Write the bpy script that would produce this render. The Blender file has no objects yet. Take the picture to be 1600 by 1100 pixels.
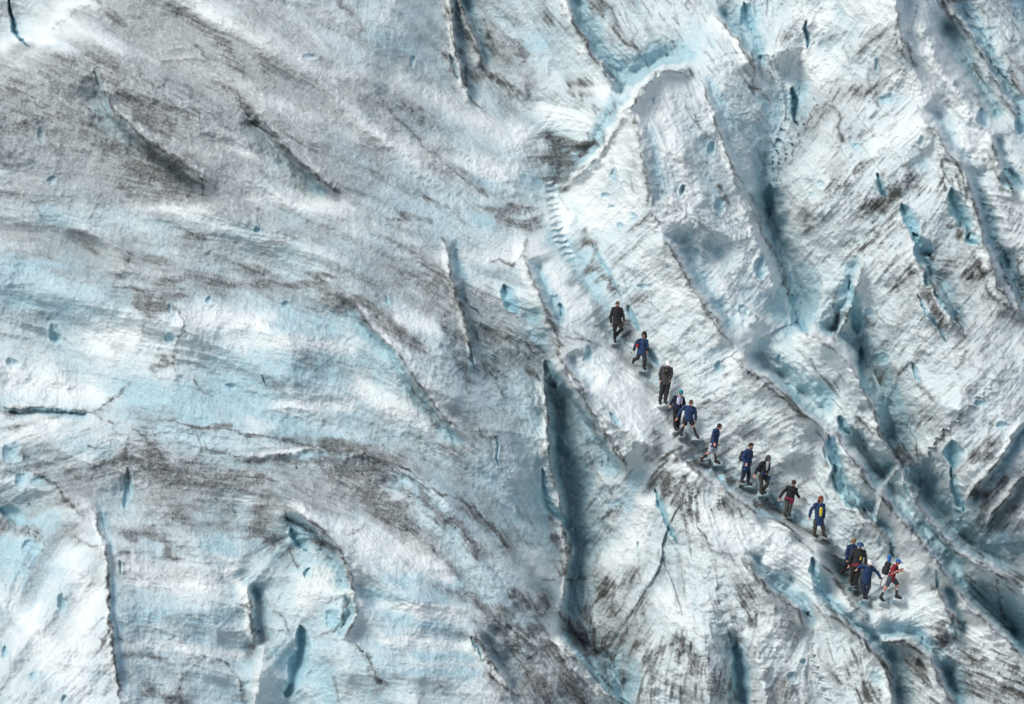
import bpy, bmesh, math, random
import numpy as np
from mathutils import Vector, Matrix

# ---------------------------------------------------------------- camera, sky, sun, exposure
SC = bpy.context.scene
COL = SC.collection
PITCH = math.radians(12.0)
DIST = 160.0                     # metres from the camera to the walkers
MPP = 0.0255                     # metres per photo pixel at that distance
FPX = DIST / MPP
CAMZ = 40.0
cd = bpy.data.cameras.new("camera")
cam = bpy.data.objects.new("camera", cd)
COL.objects.link(cam)
cam.location = (0, 0, CAMZ)
cam.rotation_euler = (math.pi / 2 - PITCH, 0, 0)
cd.sensor_width = 36.0
cd.lens = 36.0 * FPX / 1600.0
cd.clip_start = 1.0
cd.clip_end = 8000.0
SC.camera = cam

SUN_EL = math.radians(56.0)
SUN_AZ = math.radians(244.0)
w = bpy.data.worlds.new("World")
SC.world = w
w.use_nodes = True
nt = w.node_tree
bg = nt.nodes["Background"]
sky = nt.nodes.new("ShaderNodeTexSky")
sky.sky_type = 'NISHITA'
sky.sun_disc = False
sky.sun_elevation = SUN_EL
sky.sun_rotation = SUN_AZ
sky.air_density = 1.0
sky.dust_density = 3.0
sky.ozone_density = 1.0
veil = nt.nodes.new("ShaderNodeHueSaturation")      # thin overcast: the sky's own blue is muted
veil.inputs["Saturation"].default_value = 0.8
nt.links.new(sky.outputs[0], veil.inputs["Color"])
nt.links.new(veil.outputs[0], bg.inputs[0])
bg.inputs[1].default_value = 0.14
sd = bpy.data.lights.new("sun", 'SUN')
sd.energy = 1.9
sd.angle = math.radians(25.0)
sd.color = (1.0, 0.975, 0.91)
sun = bpy.data.objects.new("sun", sd)
COL.objects.link(sun)
sv = Vector((math.sin(SUN_AZ) * math.cos(SUN_EL), math.cos(SUN_AZ) * math.cos(SUN_EL), math.sin(SUN_EL)))
sun.rotation_euler = sv.to_track_quat('Z', 'Y').to_euler()
SC.view_settings.view_transform = 'Standard'
SC.view_settings.look = 'None'
SC.view_settings.exposure = 0.17
SC.view_settings.gamma = 1.0

FW = np.array([0.0, math.cos(PITCH), -math.sin(PITCH)])
UP = np.array([0.0, math.sin(PITCH), math.cos(PITCH)])
RT = np.array([1.0, 0.0, 0.0])
CP = np.array([0.0, 0.0, CAMZ])


def point(px, py, D):
    """a place on the slope: across, down (photo scale) and its own distance"""
    return CP + D * (FW + RT * (px - 800.0) / FPX - UP * (py - 550.0) / FPX)


def setp(o, label=None, cat=None, group=None, kind=None):
    if label: o["label"] = label
    if cat: o["category"] = cat
    if group: o["group"] = group
    if kind: o["kind"] = kind
    return o

# ---------------------------------------------------------------- noise
RNG = np.random.RandomState(7)


def pnoise(x, y, seed=0):
    """gradient noise on arrays, about -1..1"""
    r = np.random.RandomState(seed + 11)
    ang = r.rand(256, 256) * 2 * np.pi
    gx, gy = np.cos(ang).astype(np.float32), np.sin(ang).astype(np.float32)
    xi = np.floor(x).astype(np.int32); yi = np.floor(y).astype(np.int32)
    fx = (x - xi).astype(np.float32); fy = (y - yi).astype(np.float32)
    u = fx * fx * fx * (fx * (fx * 6 - 15) + 10); v = fy * fy * fy * (fy * (fy * 6 - 15) + 10)
    def g(ox, oy):
        a = (yi + oy) & 255; b = (xi + ox) & 255
        return gx[a, b] * (fx - ox) + gy[a, b] * (fy - oy)
    n0 = g(0, 0) * (1 - u) + g(1, 0) * u
    n1 = g(0, 1) * (1 - u) + g(1, 1) * u
    return (n0 * (1 - v) + n1 * v) * 1.5


def fbm(x, y, wl, octv=4, seed=0, gain=0.5):
    s = 0; a = 1.0; t = 0
    for k in range(octv):
        s = s + a * pnoise(x / wl + 17.3 * k, y / wl - 9.1 * k, seed + k)
        t += a; a *= gain; wl = wl / 2.03
    return s / t


def ridged(x, y, wl, octv=4, seed=0, gain=0.5):
    s = 0; a = 1.0; t = 0
    for k in range(octv):
        s = s + a * (1 - 2 * np.abs(pnoise(x / wl + 7.7 * k, y / wl + 3.1 * k, seed + k)))
        t += a; a *= gain; wl = wl / 2.03
    return s / t


def worley(x, y, wl, seed=0):
    """distance to nearest and to second nearest cell point"""
    r = np.random.RandomState(seed + 5)
    jx = r.rand(128, 128).astype(np.float32); jy = r.rand(128, 128).astype(np.float32)
    x = (x / wl).astype(np.float32); y = (y / wl).astype(np.float32)
    xi = np.floor(x).astype(np.int32); yi = np.floor(y).astype(np.int32)
    d1 = np.full(x.shape, 9.0, np.float32); d2 = np.full(x.shape, 9.0, np.float32)
    for oy in (-1, 0, 1):
        for ox in (-1, 0, 1):
            cx = xi + ox; cy = yi + oy
            dx = cx + jx[cy & 127, cx & 127] - x; dy = cy + jy[cy & 127, cx & 127] - y
            d = np.sqrt(dx * dx + dy * dy)
            d2 = np.minimum(d2, np.maximum(d1, d)); d1 = np.minimum(d1, d)
    return d1, d2


def sstep(a, b, x):
    t = np.clip((x - a) / (b - a), 0, 1)
    return t * t * (3 - 2 * t)


def blur(a, n):
    for _ in range(2):
        for ax in (0, 1):
            p = np.pad(a, [(n, n) if k == ax else (0, 0) for k in (0, 1)], mode='edge')
            c = np.cumsum(p, axis=ax, dtype=np.float64)
            z = np.zeros_like(np.take(c, [0], axis=ax))
            c = np.concatenate([z, c], axis=ax)
            m = 2 * n + 1
            sl1 = [slice(None)] * 2; sl0 = [slice(None)] * 2
            sl1[ax] = slice(m, None); sl0[ax] = slice(0, -m)
            a = (c[tuple(sl1)] - c[tuple(sl0)]) / m
    return a


def bilin(a, fx, fy):
    h, w_ = a.shape
    fx = np.clip(fx, 0, w_ - 1.001); fy = np.clip(fy, 0, h - 1.001)
    xi = fx.astype(np.int32); yi = fy.astype(np.int32)
    u = fx - xi; v = fy - yi
    return (a[yi, xi] * (1 - u) + a[yi, xi + 1] * u) * (1 - v) + (a[yi + 1, xi] * (1 - u) + a[yi + 1, xi + 1] * u) * v
# ---------------------------------------------------------------- survey of the ice: height lines (across, down, metres towards the valley)
HL = """
690,-60,-2 700,0,-2 740,90,-2.2 780,150,-2.1 850,205,-2.3 880,250,-2.2 866,300,-1.9
866,300,-1.9 868,350,-1.5 890,395,-1.2 925,450,-.6 963,533,-.3 1003,576,-.2 1040,630,-.1 1075,682,0 1115,722,.05 1165,757,.1 1193,772,.15 1230,803,.15 1285,837,.2 1340,915,.25 1395,938,.3 1440,972,.2
1330,60,.5 1280,70,-.1 1200,85,.2 1130,95,.5 1090,108,.5 1040,108,1.0 1010,130,1.2 985,165,1.1 970,200,.3 935,245,-.5 900,275,-1.2 878,298,-1.6
970,145,-1.0 995,112,-1.0 1035,92,-.6 1085,85,-.2
1050,150,1.1 1065,220,1.1 1075,300,.8 1100,370,.6
1110,150,.75 1130,220,.6 1150,300,.35 1180,370,.1 1210,450,-.3
1175,75,.3 1182,110,.3 1195,150,0
985,165,1.1 1003,230,1.25 1015,330,.85 1060,415,.5 1100,480,.5 1145,538,.5 1190,595,.5 1235,630,.55 1288,672,.6 1325,710,.6 1357,757,.65 1400,800,.7 1460,870,.7 1495,925,.7 1520,955,.6 1563,990,.5 1600,1027,.5 1800,1200,.4
1288,672,.6 1298,725,.4 1310,765,.35 1345,800,.35 1385,845,.35 1395,870,.3
820,370,-.5 817,410,-.1 834,443,.2 854,487,.35 871,517,.45 874,554,.55 884,584,.55 918,622,.45 965,665,.45 1000,690,.5 1045,705,.55 1090,745,.55 1130,768,.55 1180,800,.5 1230,825,.5 1268,855,.5 1295,890,.5 1325,935,.5 1360,985,.45
770,350,-.7 800,390,-.9 805,440,-.8
845,540,-.9 862,620,-1.7 870,690,-2.1 880,740,-2.5 902,850,-2.8 886,930,-2.7 892,1000,-2.5 930,1050,-2.1 975,1100,-2.1 1030,1250,-2.1
-200,260,.3 -80,190,.4 0,120,.4 80,60,.6 150,10,.6 220,-60,.5 300,-200,.5
-80,100,-1.8 0,85,-1.8 45,72,-1.6 90,10,-1.6 130,-60,-1.6
155,112,.7 175,170,.8 215,205,.9 290,260,1.1 345,300,1.2
138,140,.45 150,180,.45 190,225,.5 255,285,.65 315,318,.85
390,160,1.1 450,225,1.1 540,300,1.0
380,185,.8 440,250,.8 525,325,.75
-150,420,.3 0,400,.3 
80,500,-.5 95,525,-.6
130,600,-.5 155,632,-.7
-100,642,-.5 0,640,-.6 80,640,-.6 150,642,-.7
185,400,.5 178,440,.45 215,450,.5 225,480,.5 230,520,.3 205,590,0 160,628,-.3
285,490,1.0 282,530,1.0 265,550,.8 275,590,.7
-100,670,.3 0,665,.3 60,655,.3 150,652,.3 240,663,.5 330,676,.7 420,694,.8 530,712,.9 600,742,1.0 680,772,.9 760,855,.5 830,935,0 870,985,-.6
205,643,-.1 280,655,.1 350,662,.2 430,676,.3 540,698,.2 610,724,.2 700,758,.2 790,840,-.3 850,900,-1
450,520,1.15 460,600,1.1
600,450,.5 640,560,.8 700,680,.5
580,480,.85 620,590,1 650,640,.9
740,780,.2
650,300,0 600,240,.3
500,100,.8 420,60,1.0
560,130,.4 620,0,-.2
695,365,0 705,430,.1 728,520,.15 772,620,-.2 785,700,-.5
740,520,-.6 770,560,-.9 800,580,-1
820,600,-.7 830,680,-.9 835,740,-1.1
-50,800,-.5 10,790,-.6 40,810,-.5
130,770,.4 170,840,1.0 168,950,1.1 180,1050,1.1 190,1200,1.1
205,860,.6 215,950,.5 230,1050,.5
195,745,-.1 195,790,-.2
300,820,.6 320,900,.5 340,1000,.3
200,330,.1 330,400,.2 470,470,.3 560,560,.3 640,680,.2
230,250,.9 380,330,1.1 520,410,1.1 620,520,1.1 700,640,.8
355,800,.2 380,880,.2 390,930,-.3 392,1020,-.5 385,1100,-.5 380,1200,-.5
445,785,1.0 500,832,1.2 535,862,1.3 552,910,1.3 540,960,1.2 530,1000,1.1 545,1060,1.1
475,845,.3 430,880,0 430,940,.1 470,960,.2 468,1020,-.4 450,1080,-.7 440,1150,-.7
410,1010,.4 400,1100,.5
650,900,1.4 660,1000,1.2 650,1100,1.2
745,985,.9 770,1060,.8 820,1120,.6
790,1030,-.1 850,1060,-.3 
870,1000,-.2 920,1040,-.6 960,1090,-.9
1040,760,.1 1055,810,.1 1062,850,-.3
1085,790,.3 1092,830,.4 1112,858,.5 1154,866,.65 1185,905,.7 1212,932,.7 1242,950,.7 1265,990,.5
1235,905,-.1 1265,932,.45 1296,960,.45 1323,980,.5 1357,1010,.5 1385,1045,.4 1397,1100,.4 1400,1250,.4
1015,760,-.6 1025,800,-.5 1010,850,-1.0
940,880,-1.6 960,940,-1.5
1060,920,-.3 1050,990,-.5 1020,1080,-1
1150,1000,-.5 1155,1050,-.9 1160,1100,-1.1 1165,1200,-1.1
1100,990,.1 1110,1100,0
1180,1000,.4 1200,1100,.4
1385,1000,0 1400,1060,-.2 1405,1100,-.3
1180,-60,-.8 1180,30,-.6 1188,120,-.1 1204,200,-.35 1193,270,-.8 1200,340,-1.3 1220,410,-1.7 1240,470,-1.6 1257,518,-.9
1250,100,-.4 1246,180,-.6
1230,120,-.3 1260,60,-.1
1398,-80,1.9 1398,0,1.8 1401,37,1.7 1418,78,1.5 1431,101,1.3 1445,140,1.1 1470,185,.9
1431,175,1.2 1461,205,1.25 1478,236,1.25 1500,265,1.1 1520,300,1.0 1545,370,.8 1570,430,.6 1600,500,.5 1700,650,.4
1440,40,1.65 1465,101,1.3 1505,155,1.1 1546,209,.9 1600,304,.6 1700,450,-.3
1500,0,.4 1540,60,.4 1575,130,.3 1600,220,.2
1480,40,-.1 1520,110,-.2 1560,180,-.2
1600,0,-.6 1640,60,-1.2
1300,200,.5 1280,330,.2
1400,300,.9 1370,250,.7
1333,430,.1 1340,513,-.8 1350,600,-1.2 1377,675,-1.3 1400,710,-1.2 1430,765,-1.0 1475,812,-1.1 1530,862,-1.1 1600,892,-1.1 1750,980,-1.1
1252,523,0 1296,540,.25 1320,560,.3 1347,600,.2 1364,640,.1 1377,690,.1 1404,730,.1 1435,792,.1 1461,823,.1 1499,868,.2 1546,889,.2 1600,920,.2 1750,1010,.2
1120,390,0 1160,470,-.1 1195,565,-.3 1230,600,-.35 1260,640,-.3 1310,672,-.3 1340,700,-.4 1380,745,-.5 1410,800,-.6 1440,832,-.7 1485,895,-.4 1530,935,-.5 1583,985,-1.2 1650,1050,-1
1450,500,.8 1420,400,.8
1480,430,.5 1510,520,.7 1560,600,.6
1430,620,.0 1500,640,.5
1550,700,.3 1500,760,-.3
1570,800,-.4 1610,850,-.7
1462,922,.3 1485,960,.3 1492,993,.2
1478,1044,-.3 1499,1100,-.5
1364,997,.3 1418,1003,.35 1451,1027,.4 1468,1067,.4 1495,1110,.3
1540,1040,.4 1580,1100,.4
-230,1270,.5 -230,900,.3
1830,-170,-1 1830,300,-.3
"""
# direction in which the surface is fluted and streaked (across, down, degrees below the horizontal)
FLOW = """50,250,8 150,450,8 50,560,12 120,100,25 300,150,30 500,100,35 700,300,32 350,400,14 500,350,24 450,600,14 650,500,25 650,650,25 300,620,12 600,700,24 100,700,-20 50,900,-60 100,1000,-50 250,850,5 300,1000,10 450,950,-60 650,850,40 650,1000,2 750,850,50 800,930,55 850,1030,55 780,150,55 900,80,55 1000,50,55 850,220,0 930,300,-40 1000,250,70 1150,150,55 1050,400,-40 1000,450,-40 1150,600,-35 1130,300,55 1220,420,-60 1300,100,-50 1300,250,-50 1400,200,-45 1480,150,50 1550,200,50 1350,400,-45 1500,450,-50 1500,620,-45 1200,700,-35 1250,580,45 1350,720,55 1100,650,-30 950,600,45 880,700,80 970,800,-50 1000,950,-55 1100,850,75 1150,930,60 1230,870,30 1200,1000,-60 1330,1040,65 1400,960,-25 1500,1000,30 1550,1060,30 1450,1050,35 1550,800,-50 1420,880,-50 1560,900,40 1105,920,80"""
DIRTG = """2546433544333334 5775434432224424 5584444353222533 3444344342234544 3355465633333454 2232354652323544
4432233432323433 5476676433454335 4455535554343346 3333323456353345 3444333476554466"""
BLUEG = """3122455455444445 1333455544564344 4434555533664444 4544555544453444 6644555555356333 5535765563344433
4367775575234533 4445546685323544 6456545676432455 6355566564434345 3345665444333333"""
# strokes, each block in its own frame: origin across, origin down; then kind, half width (photo px), strength, points
#  c grit line along a small crest   s slot cut into the ice   D dust and grit, also shade painted in a hollow and a flank of the wall   B clear blue ice   W fresh white ice   p round hole: rx,ry,depth
SK = 0.3375
STROKES = {
(0, 0, 1): """
f 20 .12 985,165 1003,230 1015,330
f 22 .5 1030,355 1060,415 1100,480 1145,538
f 24 .9 1145,558 1190,595 1235,630 1288,672
f 24 .9 1300,676 1325,710 1357,757 1400,800 1460,870 1495,925
f 14 .4 1288,672 1298,725 1310,765 1345,800 1385,845 1395,870
f 24 .9 1252,523 1296,540 1320,560 1347,600 1364,640 1377,690 1404,730
f 22 .8 1404,730 1435,792 1461,823 1499,868 1546,889 1600,920
f 16 .4 817,410 834,443 854,487 871,517
f 18 .4 874,554 884,584 918,622
f 14 .35 1045,703 1090,740 1130,765 1180,800 1230,822 1268,855
f 14 .25 1268,870 1295,890 1325,935 1360,985
f 14 .5 1154,866 1185,905 1212,932 1242,950 1262,990
f 16 .55 1265,932 1296,960 1323,980 1357,1010 1385,1045 1397,1120
f 16 .5 1364,997 1418,1003 1451,1027 1468,1067 1495,1110
f 16 .5 1462,922 1485,960 1495,1000
f 18 .6 1495,925 1509,946 1543,973 1580,1010 1620,1060
f 22 .3 1398,-80 1401,37 1418,78 1431,101
f 20 .4 1431,175 1461,205 1478,236 1500,265 1520,300
f 16 .6 1500,262 1520,310 1530,350 1545,400 1560,450 1600,500
f 12 .45 1420,390 1465,455 1500,530
f 12 .45 1555,392 1575,440 1600,500
f 18 .45 1160,300 1200,380 1235,460 1252,520
f 12 .15 1095,115 1115,180 1140,250 1160,310
f 10 .12 140,770 168,870 170,960 178,1030 190,1110
f 18 .4 345,300 290,260 215,205 175,170 155,105
f 14 .35 525,305 450,232 390,165
f 9 .18 150,642 80,636 0,634
f 14 .16 650,752 610,728 570,712 530,708
f 12 .25 745,700 700,660 665,615 620,547 575,505 530,445
f 9 .05 680,770 640,735 590,718 540,705 490,704 430,712 360,718
f 16 .5 547,940 550,900 530,855 500,825 445,785
f 14 .25 695,370 705,430 728,520 745,560
f 18 .6 845,580 858,640 855,700 868,760 890,830
f 16 .6 868,800 892,860 878,920 876,985
B 15 1.2 895,760 908,860 893,940 898,1000 930,1040
f 16 .6 870,990 930,1040 975,1105
f 18 .6 985,740 960,700 905,610 884,584
f 18 .45 870,305 935,245 985,165 1010,130 1040,108 1090,108
f 10 .4 700,-20 717,110 740,170
f 10 .4 710,-20 745,70 760,115
f 14 .5 880,-20 895,35 925,85 960,130 975,140
f 14 .5 1480,0 1520,60 1560,140 1600,200
f 12 .45 1545,210 1560,260 1590,310
f 14 .4 385,910 392,960 396,1010
f 12 .4 535,1000 560,960 550,920
f 14 .4 740,990 770,1040 810,1090
f 14 .45 1110,20 1150,60 1180,110
f 12 .4 1305,540 1340,445 1350,400
f 12 .3 1600,650 1560,720 1500,790
f 12 .3 1600,740 1560,790 1540,830
f 12 .5 1370,820 1380,760 1410,720
D 9 .55 1105,725 1165,765 1225,808 1285,840 1340,915 1400,945
D 7 .5 965,545 1010,590 1060,660
D 12 .5 1000,610 1040,660 1090,700
W 15 .9 1045,330 1095,410 1150,490 1200,565
W 13 .9 1215,580 1260,625 1310,665
W 12 .8 1340,690 1390,750 1430,810 1480,870
W 14 .8 1290,515 1340,555 1375,620
W 24 .9 1030,150 1050,230 1080,310
W 18 .8 1100,130 1130,200 1170,290
B 10 .6 1190,200 1195,300 1210,400 1245,500
W 16 .8 1225,330 1240,400
W 26 .9 1415,20 1470,110 1540,220 1590,320
W 16 .8 1500,230 1545,300 1580,400
W 12 .7 1200,230 1225,180
F 45 1 0,190 90,130 200,110
F 60 .9 120,420 300,400 420,460
F 45 .9 380,60 520,150 640,190
F 90 1.1 0,200 150,250 330,280
F 60 .9 250,60 400,190 520,290
F 50 .7 430,470 520,440 650,500
F 60 .6 560,130 700,200
F 40 .9 740,520 820,580
F 50 .8 200,740 350,760 600,740
F 45 .7 640,820 740,900 820,1040
F 40 .7 940,980 1010,1060
F 50 .6 1450,380 1550,480
F 60 .8 1480,740 1600,850
F 50 .5 740,60 820,160
F 40 .6 930,900 960,1000
F 30 .6 150,780 60,740
F 12 1 900,420 963,540 1003,584 1040,638 1075,688 1115,727 1165,762 1230,808 1285,842 1340,918 1395,942
D 4 .8 1115,727 1165,762 1230,808 1285,842 1340,918 1395,942
c 6 1.1 1145,558 1190,595 1235,630 1265,655
c 5 1.1 1325,710 1357,757 1385,785 1400,800
c 5 1.1 1045,703 1075,722 1100,745
""",
(0, 0): """
s 5 1.4 45,-20 55,80 70,150 110,200 135,215
D 12 .5 10,30 30,90
c 3 .5 420,20 350,50 270,110 240,150
D 25 .55 0,480 150,340 300,290 450,320
s 6 .4 440,320 460,400 490,480 512,525
c 4 1 470,330 490,450 560,530 620,600 700,670 800,720 850,760 930,810 1000,860
D 16 .9 530,690 700,720 850,770 930,860
D 22 1 650,790 800,840 920,880
D 12 .8 620,880 700,920 900,920
c 2 1 930,780 935,920
c 2 .8 550,380 630,450 700,490 800,550
c 2 .7 710,380 700,480
c 2 .7 780,360 720,430 700,480
D 28 .6 480,400 600,480 700,560 780,590
D 10 .8 470,20 530,80 560,120
D 10 .7 660,60 650,110
D 12 .9 820,50 920,110 1000,180 1050,270 1110,320
c 3 .8 900,200 960,290
D 10 .9 1000,380 1100,430 1130,500
c 5 1 1090,450 1150,540 1220,600 1300,660 1370,740 1450,810 1530,860 1600,900
D 15 .6 1130,260 1250,320 1380,370
D 14 .6 1150,520 1180,580
D 12 .5 1290,590 1400,660 1500,700
W 15 .8 330,150 450,180 600,230 690,270
W 13 .9 720,230 850,280 950,330 1100,380 1200,450 1400,530 1600,560
W 26 .9 900,20 1150,180 1350,280 1600,400
W 14 .8 800,670 950,680 1100,690
W 14 .9 1180,930 1600,930
W 12 .7 630,970 800,970 1000,960
W 18 .8 150,160 250,80 350,20
W 12 .8 20,220 90,180
p 20,18,.25 240,840
B 12 .9 200,980 300,1030
p 18,32,.25 195,620
p 30,12,.2 1440,260
B 20 .5 400,160 550,200
D 14 .5 0,600 230,550
c 2 .6 130,900 200,1010
c 2 .8 1190,960 1190,1050
p 16,14,.3 1190,1065
D 16 .5 450,240 560,330
D 60 .35 100,500 500,600 900,550
D 40 .3 100,350 400,300 700,250
""",
(530, 0): """
c 4 1 480,-20 515,90 520,170 555,250 590,330 590,420 640,490 700,550
c 5 1 540,-10 565,110 610,190 660,260 670,330 720,370 800,400 850,440
c 3 .9 660,70 700,170 740,200
c 3 .9 820,190 850,290
D 14 .7 700,190 760,280
D 8 .8 830,190 860,280
D 7 .8 960,80 980,110
D 10 .8 600,340 700,360 850,440 870,400
c 5 1 1040,-10 1080,100 1130,180 1170,250 1260,350 1310,400
D 9 .9 1040,20 1060,80
D 10 .8 1190,30 1240,60
c 3 .9 1240,100 1300,180 1400,240 1440,340
D 8 .9 1080,420 1130,400 1200,400
D 8 .7 1110,500 1180,440
D 8 .7 1200,530 1320,470
c 2 .9 1480,160 1560,220
p 6,12,.3 1515,260
c 3 .8 1440,360 1480,335 1530,320 1600,340
D 8 .9 515,280 550,350
s 6 .5 515,250 530,320 550,370
D 12 .9 1000,640 1100,680 1200,640
D 24 .75 1010,700 1070,780 1000,850
D 7 .9 1130,720 1200,640
c 3 .8 930,620 980,640 1000,700
c 3 .7 180,460 260,540 330,600 420,700 530,800 620,860
D 12 .7 310,490 420,560
D 14 .8 400,740 530,800 620,850
D 8 .8 520,800 660,880
D 14 .9 700,960 850,970 900,1020
D 12 .8 750,1010 880,1040
D 10 .9 0,20 50,80 70,160
D 12 .6 130,680 250,690
D 6 .8 240,1010 420,1020
D 10 .6 0,400 150,480
D 8 .6 440,940 540,960
D 10 .5 180,470 240,500
B 22 .8 150,160 300,250
p 14,22,.25 335,285
B 14 .8 700,830 900,840
B 9 .9 620,1010 700,1040
B 12 .7 840,210 960,200
B 14 .8 640,260 650,270
B 10 .8 760,290 770,300
W 18 .9 280,380 500,480 750,620 930,650
W 20 .9 950,500 1100,560
W 12 .9 1200,420 1350,420
W 20 .9 0,560 200,650 450,740 800,800
W 24 1 1380,500 1280,700 1100,900 1200,1000 1350,950
W 16 .9 1000,950 1050,1060
p 18,40,.35 1280,820
p 20,16,.3 1235,905
p 15,10,.2 1255,965
p 18,20,.3 1365,1010
p 14,18,.3 1305,1055
p 12,25,.3 1585,880
p 10,25,.25 1450,470
c 2 .6 1350,680 1400,760 1430,860 1440,900
c 3 1 1330,1080 1440,990 1480,1030 1500,1080
c 2 .5 1010,900 1070,980
c 3 .7 1030,890 1080,830 1150,760
""",
(1060, 0): """
s 12 .8 300,10 325,80 345,150
c 3 .8 120,290 220,250 330,240
D 9 1 480,180 550,150 600,230
s 6 .9 590,100 605,220
s 7 1.3 525,400 538,480 550,580
B 12 .9 575,410 580,540
c 3 .9 340,240 350,400 390,420
D 8 .7 360,430 390,440
B 22 .8 440,520 440,640 390,790 400,900 420,1000 410,1096
s 12 1.0 425,850 420,1010
c 3 .7 0,430 60,540 130,620 190,690 260,790 330,900 400,1090
p 18,25,.4 150,690
p 12,18,.3 15,875
p 20,35,.3 190,950
D 6 .8 210,900 260,960
D 9 .7 50,330 40,480
D 14 .4 0,780 120,800
c 5 1 700,480 740,520 740,620 780,670
D 9 1 820,420 920,400 900,480
D 14 .6 620,560 700,480
D 15 .7 700,820 740,830 690,900
D 16 .9 850,1000 950,950 1000,910
D 14 .6 580,1000 640,1040
D 12 .7 1050,830 1080,880
D 6 .8 830,780 880,740
c 5 1 1000,140 1020,230 1060,290
c 5 1 1060,180 1070,260 1110,310
c 4 .9 1030,320 940,380
c 4 1 1395,0 1200,0
c 3 .8 1000,-20 1010,110 1000,150
p 14,30,.4 925,300
p 35,22,.25 960,460
s 7 .8 925,810 945,860 965,915
s 14 1.0 1035,940 1080,1040 1110,1096
p 15,22,.25 1125,655
p 22,18,.2 825,680
p 20,18,.25 665,860
p 16,12,.2 610,905
B 10 .7 1080,770 1120,770
B 16 .5 780,560 800,620
c 5 1 1200,800 1230,740 1290,770 1310,840 1360,930 1390,1000 1420,1096
s 16 1.2 1265,870 1290,950 1340,1050 1350,1096
c 3 .9 1200,790 1240,880
c 3 .7 1110,520 1180,620 1240,700
D 9 1 1240,340 1280,400 1320,430
D 8 .8 1350,310 1380,350
D 8 .8 1370,450 1400,520
s 14 .8 1400,500 1430,590
s 16 .8 1510,780 1550,880
D 8 .8 1540,360 1580,430
c 3 .9 1440,640 1470,700 1480,780
s 10 .8 1580,520 1590,620
c 4 .8 1200,0 1300,100 1360,190
c 4 .8 1380,200 1460,300 1560,420
c 4 .8 1500,0 1560,110 1590,180
D 14 .4 780,220 900,180
D 6 .6 1110,130 1150,150
D 8 1 1260,1050 1310,1090
W 26 1 1080,380 1250,560 1400,760
W 20 .8 1060,60 1200,260 1400,560
W 26 .9 620,100 560,330 700,300
W 22 .9 840,30 960,90
W 14 .8 1000,600 900,680 1100,600
B 12 1 1590,0 1600,60
B 14 .6 130,370 200,500 260,580
B 20 .5 60,120 160,200
c 4 .7 20,10 60,50
c 5 .7 1420,700 1470,800 1500,900
D 10 .7 1440,900 1500,950 1560,1060
""",
(0, 365): """
c 2.5 1 570,65 610,100 570,170 525,235 600,250 670,260 690,310
c 2.5 .7 690,310 670,400 660,500
D 12 .9 700,350 790,340
p 12,22,.3 790,350
c 2.5 .9 830,350 855,400 830,470 800,530 800,600 820,650
D 8 1 700,630 780,590
p 18,25,.3 780,490
c 3 1 610,680 560,740 470,800 430,830 340,830 200,815 0,820
c 2.5 .8 430,830 500,870 540,890
s 4 .25 0,805 200,800 400,815
D 8 .8 0,835 60,830
c 3.5 1 700,850 800,870 950,910 1030,890 1080,910 1200,940 1400,980 1600,1010
D 8 1 980,900 1060,900
c 2 .9 600,870 650,930 720,990 770,1080
c 2 .8 640,900 700,900 720,930 800,920
c 2 .8 620,960 680,960 720,1000 760,990
c 2 .9 900,930 940,1000 900,1050
c 2.5 .9 940,950 960,1000 1100,1030 1200,1040
c 2 .8 650,1000 690,1030 680,1080
D 14 .9 700,1000 740,1060
D 10 1 600,1050 780,1085
D 8 .9 1150,1045 1600,1060
c 3 .9 588,930 580,1060
c 1.5 .8 890,670 940,730 990,760
D 8 .6 0,100 230,100
D 12 .6 380,30 450,80
D 7 .9 870,10 930,20
D 7 .7 680,110 750,130
D 7 .7 740,230 900,200 1100,240 1300,240 1500,210
D 10 .5 700,300 860,290
D 10 .5 1250,20 1400,20
D 12 .6 1150,150 1200,190
D 14 .8 1500,290 1600,330
c 3 .6 1440,180 1600,210
p 15,15,.3 960,315
p 20,12,.25 1320,330
p 28,40,.5 260,465
p 25,18,.25 60,600
B 15 .8 0,230 60,240
c 2 .8 100,220 105,270
B 15 .7 60,300 400,330
B 14 .6 50,130 380,150
p 20,15,.25 1070,710
s 3 .3 1210,650 1230,705
B 26 .9 650,740 800,780 900,790
B 22 .7 1000,620 1500,640
B 18 .7 1000,720 1250,700
W 25 .9 450,500 600,450
W 25 1 0,640 250,700 400,750
W 22 1 900,390 1200,410
W 14 .8 1100,500 1600,520
W 14 .8 1300,790 1600,790
W 14 .8 0,700 200,740
W 14 .8 100,830 250,900 0,960
D 12 .6 1400,540 1440,620
D 10 .5 520,530 560,510
D 8 .7 0,960 100,880 250,850
p 40,45,.3 60,1010
c 3 .8 100,980 120,1040
c 2 .9 400,980 450,1000
B 15 .7 340,980 500,1010
D 8 .8 450,1070 560,1060
D 8 .6 1130,720 1320,720
W 14 .7 1180,880 1250,900
""",
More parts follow.
